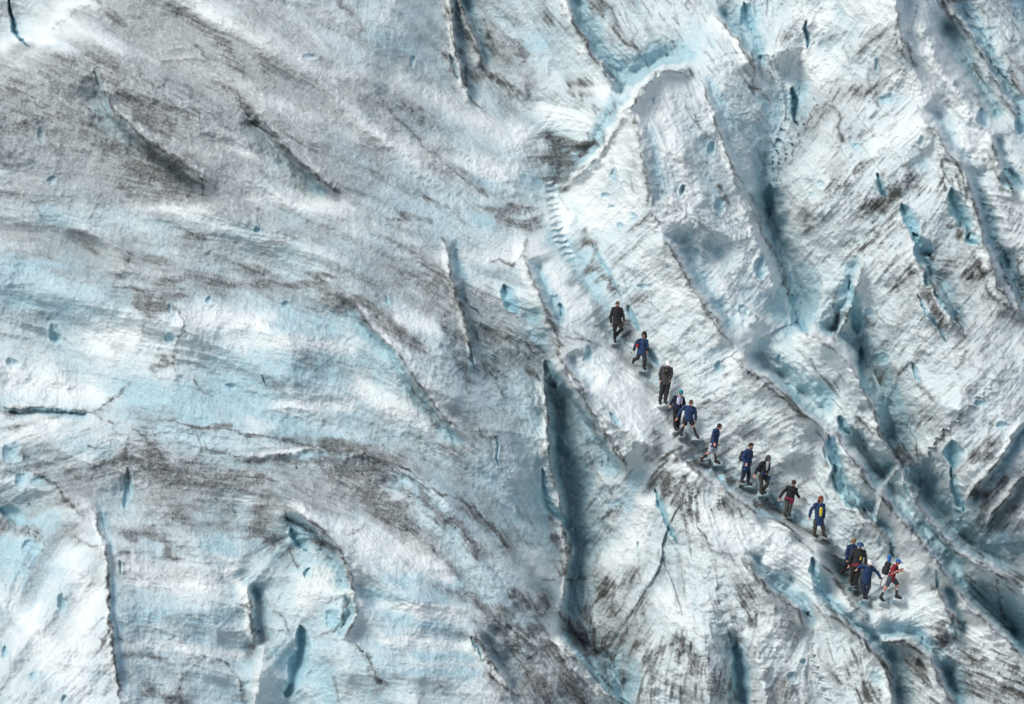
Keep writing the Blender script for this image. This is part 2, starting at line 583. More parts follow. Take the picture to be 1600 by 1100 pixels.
(530, 365): """
c 2.5 .9 470,0 500,60 515,130
D 10 .8 360,190 430,170 480,200 530,250 560,320 590,420
c 5 .9 430,170 480,200 530,250 560,320 590,420
s 3 .3 560,260 620,350 660,390
s 5 .5 600,430 660,520 730,590
s 4 .5 600,500 615,560 635,630
D 10 .7 550,520 600,500 580,620
D 8 .8 610,500 650,560 650,600
c 2.5 .9 690,620 730,690 760,770
c 2 .9 640,900 660,940 740,940
s 3 .3 720,940 740,1090
c 2.5 .6 0,240 130,330 200,410 270,540 340,650 400,740 500,860 560,920 640,980
D 10 .9 0,290 100,320 180,370 300,470 380,540
D 7 .7 340,730 420,860
D 9 .6 450,850 530,910
D 8 .5 500,990 600,1040
s 3 .3 215,290 240,330
D 14 1 0,1000 150,1010 250,1080
D 20 .5 290,200 400,160 440,250
D 8 .6 500,370 530,470 560,650 570,750
c 2.5 .9 680,130 750,130 800,150 850,100 860,60
s 14 .8 765,240 800,300 820,375
s 7 .5 1025,330 1040,385
p 60,50,.25 910,400
p 50,35,.2 930,470
c 3 .8 750,450 850,490 920,570
D 22 .6 600,440 720,480 850,560
D 14 .6 780,480 900,560
c 3 1 850,620 920,660 1000,720
s 13 1.0 960,590 990,640 1005,715
c 3 .8 860,0 860,130 890,230 920,240
c 4.5 1 950,350 990,430 1015,480 1020,560 1050,640 1110,680 1150,760
c 3 .8 1060,480 1150,490 1220,530
p 20,40,.35 1155,570
B 24 .9 990,760 1000,880 1020,980 1080,1080
B 15 .8 1100,900 1120,1000
s 8 .8 1000,930 1060,1040
c 3 .8 920,690 925,780 970,850 960,960 940,1050
B 16 .8 1250,830 1290,950 1310,990
s 5 .4 1260,830 1300,890
c 3 .9 1220,940 1300,1000 1330,1080
D 12 .7 1180,850 1200,900 1240,940
D 12 1 1450,940 1500,1000 1540,1060
D 8 .8 1400,1000 1480,1050
D 14 .5 1180,1000 1250,1040
D 9 .9 1150,0 1180,60 1210,170 1260,260
s 6 .4 1335,335 1390,450
s 6 .4 1430,530 1480,615
D 9 .8 1300,380 1390,490
D 8 .8 1430,615 1460,630
D 7 .6 1250,150 1350,80
s 4 .3 1165,40 1250,180 1300,290
B 14 .7 980,20 1100,130 1150,210
B 10 .6 1210,300 1270,440 1300,500
p 35,14,.15 1420,245
c 3 .8 1540,80 1600,200
c 2 .6 1290,620 1400,680
W 20 1 900,80 1000,200 1100,330
W 22 1 1100,620 1250,700 1400,850
W 16 .9 1300,620 1450,780
W 20 .8 620,130 900,60
W 18 .7 250,390 450,420
W 18 .8 100,700 300,860
W 10 .7 1380,100 1580,300
D 9 .5 700,640 640,640
D 14 .3 700,800 820,860
""",
(1060, 365): """
B 20 .9 430,0 480,80 500,160
c 3.5 .9 400,0 480,150 520,280 570,450
s 12 .8 530,280 555,400 590,460
s 13 .5 385,100 390,210
B 25 .8 420,300 520,450
B 22 .8 600,250 580,440
c 4 .9 580,460 640,490 720,530
c 4 1 10,160 50,240 100,320 130,380 180,440 250,510
D 9 .7 200,170 250,230
p 22,28,.35 300,355
c 2.5 .9 340,370 370,400
p 14,25,.3 470,590
s 8 .5 500,690 570,780
c 3.5 .8 600,580 640,640 710,710
c 5 1 250,570 300,620 380,660 450,710 510,760 540,810 600,870
D 9 .9 520,780 580,850
p 18,22,.3 185,620
D 8 .7 180,690 210,710
s 13 .9 800,230 815,340 830,460
s 9 1.4 838,520 850,640 872,725
B 20 .8 900,760 950,860 980,960
c 5 .9 740,260 720,330 740,420 720,510
p 25,20,.25 880,370
D 6 .8 860,390 890,430
p 40,28,.3 935,580
D 15 .7 880,630 940,620
D 14 .7 780,90 850,40 900,20
s 13 1.0 1090,0 1130,60 1170,110
s 8 .6 1090,50 1130,150
s 10 1.0 1155,155 1165,240
s 9 .7 1185,260 1240,340 1290,400
c 4.5 1 1110,90 1220,130 1300,130
c 5 1 1280,380 1330,490
D 10 .9 1150,220 1200,330 1260,440
D 10 .7 1000,250 1080,200
s 5 .5 1100,280 1150,360 1200,430 1240,500
c 5 1 1350,80 1420,190 1450,290 1520,340 1600,390
D 8 .8 1350,170 1420,200
s 14 .9 1350,0 1395,55
s 12 .7 1490,100 1525,165
c 4 .9 1480,30 1530,140
c 5 .9 1560,100 1580,200 1590,320
s 6 .5 1090,600 1120,690
D 8 .7 1050,620 1090,600
c 4 .8 1100,700 1200,790
p 30,18,.25 1500,890
D 10 .8 1440,930 1480,960
s 16 1.0 1265,950 1275,1020 1285,1096
D 14 .7 1400,1000 1440,1080
D 14 .9 1030,1000 1100,1000 1060,1060
p 30,12,.2 1400,780
D 10 .7 1300,560 1300,610
c 3.5 .9 690,910 670,980 690,1090
c 4 1 720,920 780,1010 840,1096
s 15 1.1 698,940 715,1030 730,1110
s 10 .8 745,850 790,930
c 3.5 .9 790,880 850,950 880,1000
D 8 .8 840,880 920,910 900,930
c 4.5 .9 940,940 1020,1040
D 10 .6 200,980 330,940 280,900
W 16 1 560,480 700,540 820,660
W 18 .9 700,880 800,990 900,1060
W 16 .9 250,540 420,640
W 22 .8 80,80 250,330 420,560
D 8 .8 850,800 900,830 910,880
D 16 .4 60,800 200,780
D 20 .4 1100,850 1250,900
D 6 .9 0,985 60,1035 110,1070
B 10 .6 160,540 260,520
""",
(0, 730): """
s 15 .6 0,190 60,225 115,260
D 14 .8 0,260 100,290 170,320
p 25,35,.25 100,70
p 45,30,.25 200,80
c 3.5 1 120,10 200,50 260,90 300,150 400,230
B 12 .7 150,260 250,240
c 3 .8 20,10 80,30 90,0
s 8 .35 592,0 600,100 575,190
c 3 .9 585,0 600,130
D 14 .9 700,0 850,40 1100,60 1200,80
D 14 .8 1150,50 1200,150 1200,300 1250,380
D 12 .7 820,200 900,280
c 3 .9 1050,170 1100,220
c 6 1 1310,160 1330,240 1400,280 1480,320 1560,380 1600,430
D 8 .9 1500,360 1570,400
s 11 .8 1350,290 1380,340 1420,385
c 3 .9 1330,370 1380,470
s 5 .4 1430,465 1420,515
D 9 .9 590,330 680,300 780,350 800,430
D 7 .9 555,400 580,400
s 4 .4 548,430 566,490
c 3.2 1.2 490,400 510,480 500,560 505,660 500,740 520,830 530,900 550,980 560,1120
D 6 .9 465,830 490,790
c 3 .7 300,310 430,360 490,360
p 40,32,.3 150,370
p 18,35,.35 285,630
B 10 .8 120,660 160,660
p 15,25,.4 20,860
p 18,18,.2 155,970
p 12,20,.3 300,1080
B 30 .8 50,400 250,480
c 4 1 1080,630 1140,640 1165,700 1170,850
B 12 .7 600,700 1100,690
D 12 .5 800,680 1130,690
c 2.5 .9 540,790 600,800
W 8 .9 550,820 800,830 1000,860 1130,870
D 8 .7 600,850 750,890
D 12 1 700,1040 760,1060 830,1080
c 3 .8 830,900 840,970 820,1060
c 3 .8 900,870 1040,900 1100,960
c 3 .9 1110,960 1130,1096
s 16 1.0 1400,740 1400,850 1370,970 1330,1060
c 2.5 .8 1160,660 1180,760 1250,750 1330,770 1310,690
c 3 .8 1590,680 1550,760 1450,790
p 35,50,.3 1540,720
B 16 .8 1480,960 1550,1080
c 3 .7 1540,960 1570,1090
c 3 .8 1255,660 1310,690
W 22 1 550,450 950,550
W 20 .9 300,450 420,600 350,900
W 26 .8 50,600 200,850 400,1050
W 20 .8 1400,600 1500,500 1560,600
W 10 .9 1030,430 1130,620 1200,660
D 12 .5 300,20 450,60
B 14 .7 950,350 1080,400
B 10 .7 1250,890 1350,990
D 10 .6 1170,850 1200,780 1240,800
D 10 .5 1380,800 1480,760
""",
(530, 730): """
D 15 1.1 0,20 80,15 250,30
c 4 1 0,10 250,20 400,90 550,150 620,180 700,290 760,350 820,450
D 12 .9 100,60 200,200 350,300
D 10 .8 250,150 300,200
D 12 .9 380,110 450,220 560,270 640,400
D 8 .8 560,170 640,230 720,300
c 3 .7 160,200 250,270 350,310 420,370 500,450 560,520 620,590 700,650
D 10 .7 550,560 700,660 850,650
D 20 .7 680,650 760,740 900,770
D 12 .9 820,580 900,650 970,660
c 3 .7 730,700 850,780 900,800
W 5 .9 680,750 850,780 1000,810
D 14 .8 750,800 950,830
c 4 .9 800,920 880,880 980,820 1050,850 1130,920 1180,970 1250,1050 1300,1096
D 14 .9 870,930 920,1000
D 18 .9 1020,930 1060,1010 1130,1090
D 12 .6 900,1050 1000,1080
c 4 1.1 0,380 30,430 50,530 70,580 20,660 10,770
c 3 .9 40,310 100,290 130,260
c 4 1 80,810 140,890 170,960 190,1020
D 8 .7 140,890 190,1020
c 4 1 620,740 680,880 700,970 760,1010 850,1080
s 4 .5 615,780 660,890
D 9 .8 700,960 750,1050
c 2 .7 460,990 480,1060
B 7 .8 200,510 550,530
B 7 .7 100,590 500,610
B 7 .7 250,700 550,750
B 8 1 250,960 650,950
B 7 .8 350,870 600,880
W 22 1 100,330 350,400 450,480
W 10 .8 200,640 600,680
W 8 .8 200,800 620,830
W 14 .8 900,400 1000,560
D 8 1.1 1000,340 1060,360 1050,430 1030,480
D 9 .7 990,260 1060,310
c 3 1 940,520 1040,520 1150,510
B 16 .9 950,0 960,150 1000,220 1100,330
s 8 .8 945,0 960,170 1040,250 1110,370
B 12 .9 1000,560 1040,720
D 18 .9 1080,740 1130,830 1250,800
s 11 1.0 1060,690 1070,800 1130,880 1250,1020 1340,1096
D 14 .6 1200,600 1150,680
D 8 .7 1280,200 1200,320 1140,360
D 5 1 1150,890 1300,880
B 16 .8 1320,880 1370,1020
D 12 .5 1360,480 1450,440
c 3 .8 1400,580 1420,700 1380,780
c 3 .8 1180,20 1270,130
B 10 .9 1390,30 1340,150 1270,190
s 7 .8 1465,100 1500,200 1540,290 1572,355
D 18 1 1500,30 1560,130 1600,200
p 8,20,.25 1385,370
D 6 .8 1320,390 1370,370
D 12 .8 1550,830 1580,820
c 3 .8 1450,870 1590,800
W 20 1 1440,120 1400,300 1280,400
W 16 .8 1500,600 1600,700
D 16 .4 1350,700 1450,950
D 9 .6 1240,560 1290,660
c 3 .6 820,170 845,230
c 3 .8 940,580 990,680
""",
(1060, 730): """
D 9 .8 0,40 80,110
D 9 .8 180,170 260,200
c 4 1 80,190 90,280 130,340 170,380
c 2.5 .8 160,450 190,540 180,640
c 7 1 280,405 320,460 380,520 440,580 490,610 550,660
c 4 .8 610,610 680,690 710,760
c 4 1 650,620 770,690 800,750 870,830 940,900 980,960 1000,1096
D 8 .8 700,970 760,1000
D 14 .9 900,1000 870,1080
p 30,30,.2 920,980
p 28,22,.4 530,980
p 16,12,.3 575,905
s 15 1.2 268,820 300,1000 312,1110
c 3 .8 20,790 80,830
c 4 .8 180,960 230,1010 290,1090
D 16 .8 0,850 100,950 200,1050
s 8 .5 350,200 480,238
D 7 1 350,195 480,235
s 6 .7 120,-60 180,20 240,120
s 5 .4 420,120 485,215
s 14 1.0 618,420 640,500 705,625
c 3.5 .9 640,430 720,500 760,560 800,640 860,680 900,740
D 9 .6 680,330 720,400 760,460 800,540
c 2.5 .7 410,270 500,290 600,370 640,420
s 13 1.2 720,-10 740,90 800,160 870,205
B 11 .9 900,240 955,285
c 5 1 800,170 870,210 920,280 980,350 990,410
s 5 .5 990,350 995,410
p 12,28,.3 935,350
c 4.5 1 840,0 890,90 960,160 1000,210
c 4.5 .9 1060,260 1110,330 1180,420
s 6 .6 1200,475 1205,565
c 4 .9 1150,290 1230,350 1300,410 1440,460
c 4 .9 1480,490 1600,560
B 22 1 1120,310 1200,400 1280,490
s 9 .9 1265,0 1290,120 1330,215
D 12 1 1380,120 1420,160
p 20,28,.3 1225,190
c 4 .8 1120,50 1110,180 1200,270
s 6 .5 1050,60 1070,150
D 16 .3 1300,330 1400,250 1550,130
B 20 .7 1400,330 1550,380
c 4 .8 1370,350 1410,420
D 16 .4 1450,60 1600,40
s 6 .5 1268,700 1282,790
c 4 .9 1180,590 1200,565 1230,620
c 4 .8 1300,580 1340,650 1440,720
c 3.5 .8 1470,500 1490,600 1500,700 1530,770
s 13 1.2 1535,740 1610,860
B 22 .8 1500,620 1600,680
D 14 .8 1200,680 1250,750 1200,820
D 20 .6 1300,850 1450,930 1600,1000
D 16 .6 1400,1020 1600,1080
s 5 .4 1120,790 1170,850
s 9 .6 1255,950 1300,1096
c 3.5 .8 900,790 1100,830 1170,890 1220,1010 1290,1096
D 14 .7 1100,900 1180,1000
c 3 .7 870,670 910,770
W 22 1 300,300 500,380 560,500
W 18 1 120,250 250,300 400,420
W 16 .9 950,640 1100,640 1180,700
W 14 .9 1300,620 1400,800
W 18 .8 1020,300 1100,420
W 18 .9 1000,450 1180,560
W 12 .9 0,-30 120,60 220,120
B 16 .5 60,600 160,750
W 16 .7 400,700 480,850
D 24 .4 300,620 360,720
""",
}
# ---------------------------------------------------------------- relief of the ice
GX0, GX1, GY0, GY1 = -230.0, 1830.0, -190.0, 1290.0
STEP = 1.3


def hl_lines():
    for ln in HL.strip().splitlines():
        yield [tuple(float(v) for v in t.split(',')) for t in ln.split()]


def solve_relief():
    prev = None
    for st, its in ((80, 200), (40, 200), (20, 300), (10, 350), (5, 250)):
        nx = int((GX1 - GX0) / st) + 2; ny = int((GY1 - GY0) / st) + 2
        acc = np.zeros((ny, nx)); cnt = np.zeros((ny, nx))
        for pts in hl_lines():
            for (a, b) in zip(pts[:-1], pts[1:]):
                n = max(2, int(math.hypot(b[0] - a[0], b[1] - a[1]) / (st * .4)) + 1)
                for t in np.linspace(0, 1, n):
                    x = a[0] + (b[0] - a[0]) * t; y = a[1] + (b[1] - a[1]) * t; h = a[2] + (b[2] - a[2]) * t
                    i = int(round((x - GX0) / st)); j = int(round((y - GY0) / st))
                    if 0 <= i < nx and 0 <= j < ny:
                        acc[j, i] += h; cnt[j, i] += 1
        fix = cnt > 0
        val = np.where(fix, acc / np.maximum(cnt, 1), 0)
        if prev is None:
            H = np.full((ny, nx), 0.1)
        else:
            pst, P = prev
            yy, xx = np.meshgrid(np.arange(ny) * st / pst, np.arange(nx) * st / pst, indexing='ij')
            H = bilin(P, xx, yy)
        H = np.where(fix, val, H)
        jj, ii = np.meshgrid(np.arange(ny), np.arange(nx), indexing='ij')
        par = (jj + ii) % 2
        om = 1.7
        for _ in range(its):
            for c in (0, 1):
                p = np.pad(H, 1, mode='edge')
                avg = (p[:-2, 1:-1] + p[2:, 1:-1] + p[1:-1, :-2] + p[1:-1, 2:]) * .25
                H = np.where((par == c) & ~fix, H + om * (avg - H), H)
        prev = (st, H)
    return prev


class Ice:
    pass


def seg_field(X, Y, x0, y0, pts, reach):
    """distance to a polyline and the run along it, on the window of the grid it can touch"""
    xs = [p[0] for p in pts]; ys = [p[1] for p in pts]
    i0 = max(0, int((min(xs) - reach - x0) / STEP)); i1 = min(X.shape[1], int((max(xs) + reach - x0) / STEP) + 2)
    j0 = max(0, int((min(ys) - reach - y0) / STEP)); j1 = min(X.shape[0], int((max(ys) + reach - y0) / STEP) + 2)
    if i1 <= i0 or j1 <= j0:
        return None
    sl = (slice(j0, j1), slice(i0, i1))
    x = X[sl]; y = Y[sl]
    L = [math.hypot(b[0] - a[0], b[1] - a[1]) for a, b in zip(pts[:-1], pts[1:])]
    tot = sum(L) or 1.0
    best = np.full(x.shape, 1e9, np.float32); sg = np.ones(x.shape, np.float32); tt = np.zeros(x.shape, np.float32); run = 0
    for (a, b), l in zip(zip(pts[:-1], pts[1:]), L):
        dx, dy = b[0] - a[0], b[1] - a[1]
        t = np.clip(((x - a[0]) * dx + (y - a[1]) * dy) / max(l * l, 1e-6), 0, 1)
        d = np.hypot(x - a[0] - t * dx, y - a[1] - t * dy)
        m = d < best
        sg = np.where(m, np.sign((x - a[0]) * dy - (y - a[1]) * dx), sg)
        best = np.where(m, d, best); tt = np.where(m, (run + t * l) / tot, tt)
        run += l
    seg_field.side = sg
    return sl, best, tt


def build_ice_fields():
    I = Ice()
    nx = int((GX1 - GX0) / STEP) + 1; ny = int((GY1 - GY0) / STEP) + 1
    xs = (GX0 + np.arange(nx) * STEP).astype(np.float32); ys = (GY0 + np.arange(ny) * STEP).astype(np.float32)
    X, Y = np.meshgrid(xs, ys)
    st, R = solve_relief()
    # uneven outlines: everything traced is read through a small warp
    w1x = 5.0 * fbm(X, Y, 60, 3, 21) + 2.0 * fbm(X, Y, 13, 2, 22)
    w1y = 5.0 * fbm(X, Y, 60, 3, 31) + 2.0 * fbm(X, Y, 13, 2, 32)
    # keep the trodden path where it is
    f = seg_field(X, Y, GX0, GY0, [(866, 300), (890, 395), (925, 450), (963, 533), (1003, 576), (1040, 630), (1075, 682), (1115, 722), (1165, 757), (1193, 772), (1230, 803), (1285, 837), (1340, 915), (1395, 938)], 70)
    pathd = np.full(X.shape, 99.0, np.float32); pathd[f[0]] = f[1]
    calm = sstep(12, 60, pathd)
    w1x = w1x * calm; w1y = w1y * calm
    WX = (X + w1x).astype(np.float32); WY = (Y + w1y).astype(np.float32)
    H = bilin(R, (WX - GX0) / st, (WY - GY0) / st)
    side = sstep(800, 960, X + 20 * pnoise(X / 80, Y / 80, 9))
    sharp = np.maximum(side, .45 * sstep(620, 760, Y))
    H = (1.8 + .5 * side) * (sharp * (.75 * H + .25 * blur(H, 4)) + (1 - sharp) * (.25 * H + .75 * blur(H, 22)))
    # flow direction
    cxs, cys, cc, ssn = [], [], [], []
    for t in FLOW.split():
        a, b, g = (float(v) for v in t.split(','))
        cxs.append(a); cys.append(b); cc.append(math.cos(2 * math.radians(g))); ssn.append(math.sin(2 * math.radians(g)))
    gs = 20
    fx, fy = np.meshgrid(np.arange(GX0, GX1 + gs, gs), np.arange(GY0, GY1 + gs, gs))
    C = np.zeros(fx.shape); S = np.zeros(fx.shape)
    for a, b, c_, s_ in zip(cxs, cys, cc, ssn):
        wgt = 1.0 / (((fx - a) ** 2 + (fy - b) ** 2) + 900) ** 1.6
        C += wgt * c_; S += wgt * s_
    ang = bilin(C, (X - GX0) / gs, (Y - GY0) / gs), bilin(S, (X - GX0) / gs, (Y - GY0) / gs)
    TH = .5 * np.arctan2(ang[1], ang[0]) + .35 * fbm(X, Y, 110, 2, 40)
    dxs, dys = np.cos(TH), np.sin(TH)

    def lic(noise, n, stp, every=1):
        acc = noise.copy(); tot = 1.0
        gi, gj = np.meshgrid(np.arange(nx, dtype=np.float32), np.arange(ny, dtype=np.float32))
        for sgn in (1, -1):
            px, py = gi.copy(), gj.copy()
            for k in range(1, n + 1):
                ii = np.clip(px, 0, nx - 1).astype(np.int32); jj = np.clip(py, 0, ny - 1).astype(np.int32)
                px += sgn * stp * dxs[jj, ii]; py += sgn * stp * dys[jj, ii]
                ii = np.clip(px, 0, nx - 1).astype(np.int32); jj = np.clip(py, 0, ny - 1).astype(np.int32)
                wk = 1 - k / (n + 1)
                acc += wk * noise[jj, ii]; tot += wk
        acc = acc / tot
        return (acc / acc.std()).astype(np.float32)

    n1 = RNG.randn(ny, nx).astype(np.float32)
    s1 = lic(n1 + blur(n1, 1) * 4, 12, 1.3)                 # fine streaks
    n2 = blur(RNG.randn(ny, nx), 4); n2 = (n2 / n2.std()).astype(np.float32)
    s2 = lic(n2, 14, 5.0)                                   # broad streaks
    n3 = blur(RNG.randn(ny, nx), 10); n3 = (n3 / n3.std()).astype(np.float32)
    s3 = lic(n3, 12, 9.0)                                   # flutes
    n4 = blur(RNG.randn(ny, nx), 14); n4 = (n4 / n4.std()).astype(np.float32)
    s4 = lic(n4, 16, 14.0)                                  # the layers of the ice, sweeping along the wall
    rough = sstep(-.45, .5, fbm(X, Y, 150, 3, 77) + .12 * s4)
    edge = sstep(-220, -60, X) * sstep(1820, 1660, X) * sstep(-185, -60, Y) * sstep(1285, 1150, Y)

    near_crest = np.ones(X.shape, np.float32)
    for ln in STROKES[(0, 0, 1)].strip().splitlines():
        tk = ln.split()
        if tk[0] != 'f' or float(tk[2]) < .35: continue
        f = seg_field(X, Y, GX0, GY0, [tuple(float(v) for v in t.split(',')) for t in tk[3:]], 60)
        if f is not None: near_crest[f[0]] = np.minimum(near_crest[f[0]], .25 + .75 * sstep(8, 55, f[1]))
    # general relief at several sizes
    H = H + (.30 - .16 * side) * fbm(X, Y, 170, 3, 50) * (.5 + .5 * calm)
    rd = ridged(X + 14 * pnoise(X / 60, Y / 60, 3), Y + 14 * pnoise(X / 60, Y / 60, 4), 95, 4, 60, .55)
    H = H + .24 * s4 * (1 - .35 * side) * calm
    # lesser ribs running with the big fins, crossing the fluting
    def ribs(deg, wl, ln, sd_):
        ca, sa = math.cos(math.radians(deg)), math.sin(math.radians(deg))
        xx = X + 26 * pnoise(X / 120, Y / 120, sd_ + 1); yy = Y + 26 * pnoise(X / 120, Y / 120, sd_ + 2)
        a_ = (xx * ca + yy * sa) / ln; b_ = (yy * ca - xx * sa) / wl
        return 1 - 2.2 * np.abs(pnoise(a_ + 3 * 0, b_, sd_))
    rb1 = ribs(52, 62, 260, 300); rb2 = ribs(48, 27, 110, 310)
    fins = sstep(860, 980, X) * calm * near_crest
    H = H + fins * (.15 * rb1 + .07 * rb2)
    lf1 = ribs(30, 80, 420, 320); lf2 = ribs(22, 34, 200, 330)
    H = H + (1 - side) * (.26 * lf1 + .09 * lf2)
    H = H + (.07 + .10 * side) * near_crest * rd * (.35 + .65 * calm)
    H = H + (.050 * s3 + .016 * s2) * (.4 + .6 * calm)
    H = H + .005 * s1
    H = H + (.08 + .10 * rough) * (.3 + .7 * near_crest) * fbm(X, Y, 48, 3, 65)
    # sun cups: dimples with raised rims, in patches
    wx = X + 3 * pnoise(X / 14, Y / 14, 71); wy = Y + 3 * pnoise(X / 14, Y / 14, 72)
    cup = np.zeros(X.shape, np.float32)
    for wl, am, sd_ in ((9.5, .030, 81), (17.0, .045, 82), (34.0, .06, 84)):
        ca, sa = math.cos(.3), math.sin(.3)
        d1, d2 = worley((wx * ca + wy * sa) * .85, (wy * ca - wx * sa), wl, sd_)
        patch = sstep(-.35, .35, fbm(X, Y, 120, 2, sd_ + 3))
        cup += am * (np.minimum(d1, .75) ** 2 - .25) * (.35 + .65 * patch)
        if sd_ == 81: rim = sstep(.12, .0, d2 - d1)
    H = H + cup * (.55 + 1.0 * rough) * (1.5 - .25 * side)
    H = H + (.018 + .014 * rough) * fbm(X, Y, 6, 2, 90) + (.030 + .035 * side) * ridged(X + 5 * pnoise(X / 18, Y / 18, 91), Y + 5 * pnoise(X / 18, Y / 18, 92), 21, 3, 93, .55) + .022 * s1 * np.clip(.4 + side, 0, 1) * .5

    # masks
    def grid_map(txt):
        rows = txt.split()
        return np.array([[int(c) for c in r] for r in rows], np.float32)
    gxw = WX + 22 * fbm(X, Y, 90, 3, 101); gyw = WY + 22 * fbm(X, Y, 90, 3, 102)
    dirt = bilin(grid_map(DIRTG), (gxw - 50) / 100, (gyw - 50) / 100) / 9.0
    blue = bilin(grid_map(BLUEG), (gxw - 50) / 100, (gyw - 50) / 100) / 9.0
    white = np.zeros(X.shape, np.float32); line = np.zeros(X.shape, np.float32); clear = np.zeros(X.shape, np.float32)
    dB = np.zeros(X.shape, np.float32); fil = np.zeros(X.shape, np.float32)
    PXW = (X + .8 * w1x + calm * (1.6 * fbm(X, Y, 7, 2, 110) + 4.5 * fbm(X, Y, 24, 2, 112))).astype(np.float32); PYW = (Y + .8 * w1y + calm * (1.6 * fbm(X, Y, 7, 2, 111) + 4.5 * fbm(X, Y, 24, 2, 113))).astype(np.float32)
    dots = fbm(X, Y, 8, 2, 120); dots2 = fbm(X, Y, 30, 2, 121)
    SX = (X + 14 * dxs * s2 * .6 + 7 * fbm(X, Y, 26, 3, 130)).astype(np.float32); SY = (Y + 14 * dys * s2 * .6 + 7 * fbm(X, Y, 26, 3, 131)).astype(np.float32)
    for key, txt in STROKES.items():
        ox, oy = key[:2]; SK = key[2] if len(key) > 2 else 0.3375
        for ln in txt.strip().splitlines():
            tk = ln.split()
            if tk[0] == 'p':
                rx, ry, dp = (float(v) for v in tk[1].split(','))
                x, y = (float(v) for v in tk[2].split(','))
                x = ox + x * SK; y = oy + y * SK; rx = rx * SK * 1.15; ry = ry * SK * 1.15
                f = seg_field(PXW, PYW, GX0, GY0, [(x, y), (x, y + .01)], max(rx, ry) * 1.7 + 8)
                if f is None: continue
                sl = f[0]
                r = np.hypot((PXW[sl] - x) / rx, (PYW[sl] - y) / ry)
                H[sl] -= .6 * dp * np.clip(1 - r * r, 0, 1) ** .8 - .10 * dp * np.exp(-((r - 1.1) / .2) ** 2)
                clear[sl] = np.maximum(clear[sl], .5 * sstep(1.2, .3, np.hypot((PXW[sl] - x) / rx + .2, (PYW[sl] - y) / ry + .35)))
                blue[sl] += .3 * np.exp(-(r / 1.6) ** 2)
                dirt[sl] *= sstep(.5, 1.3, r)
                continue
            w_, s_ = float(tk[1]), float(tk[2])
            pts = [(ox + float(a) * SK, oy + float(b) * SK) for a, b in (t.split(',') for t in tk[3:])]
            if tk[0] == 'f':
                f = seg_field(PXW, PYW, GX0, GY0, pts, w_ * 5)
                if f is None: continue
                sl, d, t = f
                tap = np.clip(np.minimum(t, 1 - t) * 6, 0, 1)
                tap = tap * tap * (3 - 2 * tap) * (1 + .25 * dots2[sl])
                s_ = s_ * 1.9
                u = d / w_
                left = np.exp(-u / .75)
                right = np.exp(-u / .45) - 1.15 * sstep(0, 1.0, u) * np.exp(-np.maximum(u - 1, 0) / 1.1)
                H[sl] += s_ * tap * np.where(seg_field.side > 0, right, left) * sstep(5, 3.5, u)
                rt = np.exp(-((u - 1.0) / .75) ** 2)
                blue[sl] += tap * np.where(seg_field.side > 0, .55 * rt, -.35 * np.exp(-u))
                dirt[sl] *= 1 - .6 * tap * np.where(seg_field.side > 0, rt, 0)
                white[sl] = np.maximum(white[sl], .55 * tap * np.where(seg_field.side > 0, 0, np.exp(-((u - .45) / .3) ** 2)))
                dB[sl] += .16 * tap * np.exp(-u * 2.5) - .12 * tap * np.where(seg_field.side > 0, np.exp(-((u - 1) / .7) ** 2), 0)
                line[sl] = np.maximum(line[sl], 1.0 * tap * np.exp(-(d / (1.9 * (1 + .7 * np.clip(s1[sl], -.8, 2)) * (1 + .5 * dots2[sl]))) ** 2) * sstep(-.5, .2, .6 * dots[sl] + .7 * dots2[sl]))
            elif tk[0] == 'c':
                f = seg_field(PXW, PYW, GX0, GY0, pts, w_ * 5 + 10)
                if f is None: continue
                sl, d, t = f
                tap = np.clip(np.minimum(t, 1 - t) * 8 + .25, 0, 1)
                ww = w_ * .72 * (.6 + .6 * (dots2[sl] + .5)) * (.4 + .6 * tap) * (1 + .75 * np.clip(s1[sl], -.9, 2.2))
                g = np.exp(-(d / np.maximum(ww, .4)) ** 2)
                line[sl] = np.maximum(line[sl], s_ * g * tap * sstep(-.55, .1, dots[sl] + .3 * dots2[sl] + .1))
                H[sl] += s_ * .10 * np.exp(-d / (w_ * 1.6)) * tap - .05 * s_ * g * tap
                dB[sl] += .22 * s_ * np.exp(-d / (w_ * 2.2)) * tap
            elif tk[0] == 's':
                f = seg_field(PXW, PYW, GX0, GY0, pts, w_ * 3 + 10)
                if f is None: continue
                sl, d, t = f
                ww = w_ * .95 * np.clip(4 * t * (1 - t), 0.03, 1) ** .6 * (1 + .5 * dots2[sl])
                sd_ = seg_field.side * d / ww
                q = np.clip(np.where(sd_ < -.35, (sd_ + 1) / .65, (1 - sd_) / 1.35), 0, 1)
                H[sl] -= .55 * s_ * q ** 1.1
                H[sl] += .06 * np.exp(-((d - ww) / 3) ** 2)
                clear[sl] = np.maximum(clear[sl], (.5 + .5 * min(s_, 1)) * sstep(-.25, .85, np.where(sd_ < -.35, (sd_ + 1) / .65, (1 - sd_) / 1.35)))
                blue[sl] += .3 * np.exp(-(d / (ww * 2)) ** 2)
                dirt[sl] *= sstep(.5, 1.4, d / ww)
            else:
                f = seg_field(SX, SY, GX0, GY0, pts, w_ * 2 + 6)
                if f is None: continue
                sl, d, t = f
                g = np.exp(-(d / (w_ * .95)) ** 2)
                if tk[0] == 'F': fil[sl] = np.maximum(fil[sl], s_ * np.exp(-(d / w_) ** 2))  # grey film, with the shade of the mid-wall hollow painted in
                if tk[0] == 'D': dB[sl] = np.maximum(dB[sl], .62 * s_ * g)  # dust, plus shade painted into the wall's hollow and down-facing flank
                if tk[0] == 'B': blue[sl] += .55 * s_ * g; dirt[sl] *= 1 - .55 * g * s_; white[sl] *= 1 - .6 * g * s_
                if tk[0] == 'W': white[sl] = np.maximum(white[sl], s_ * g)
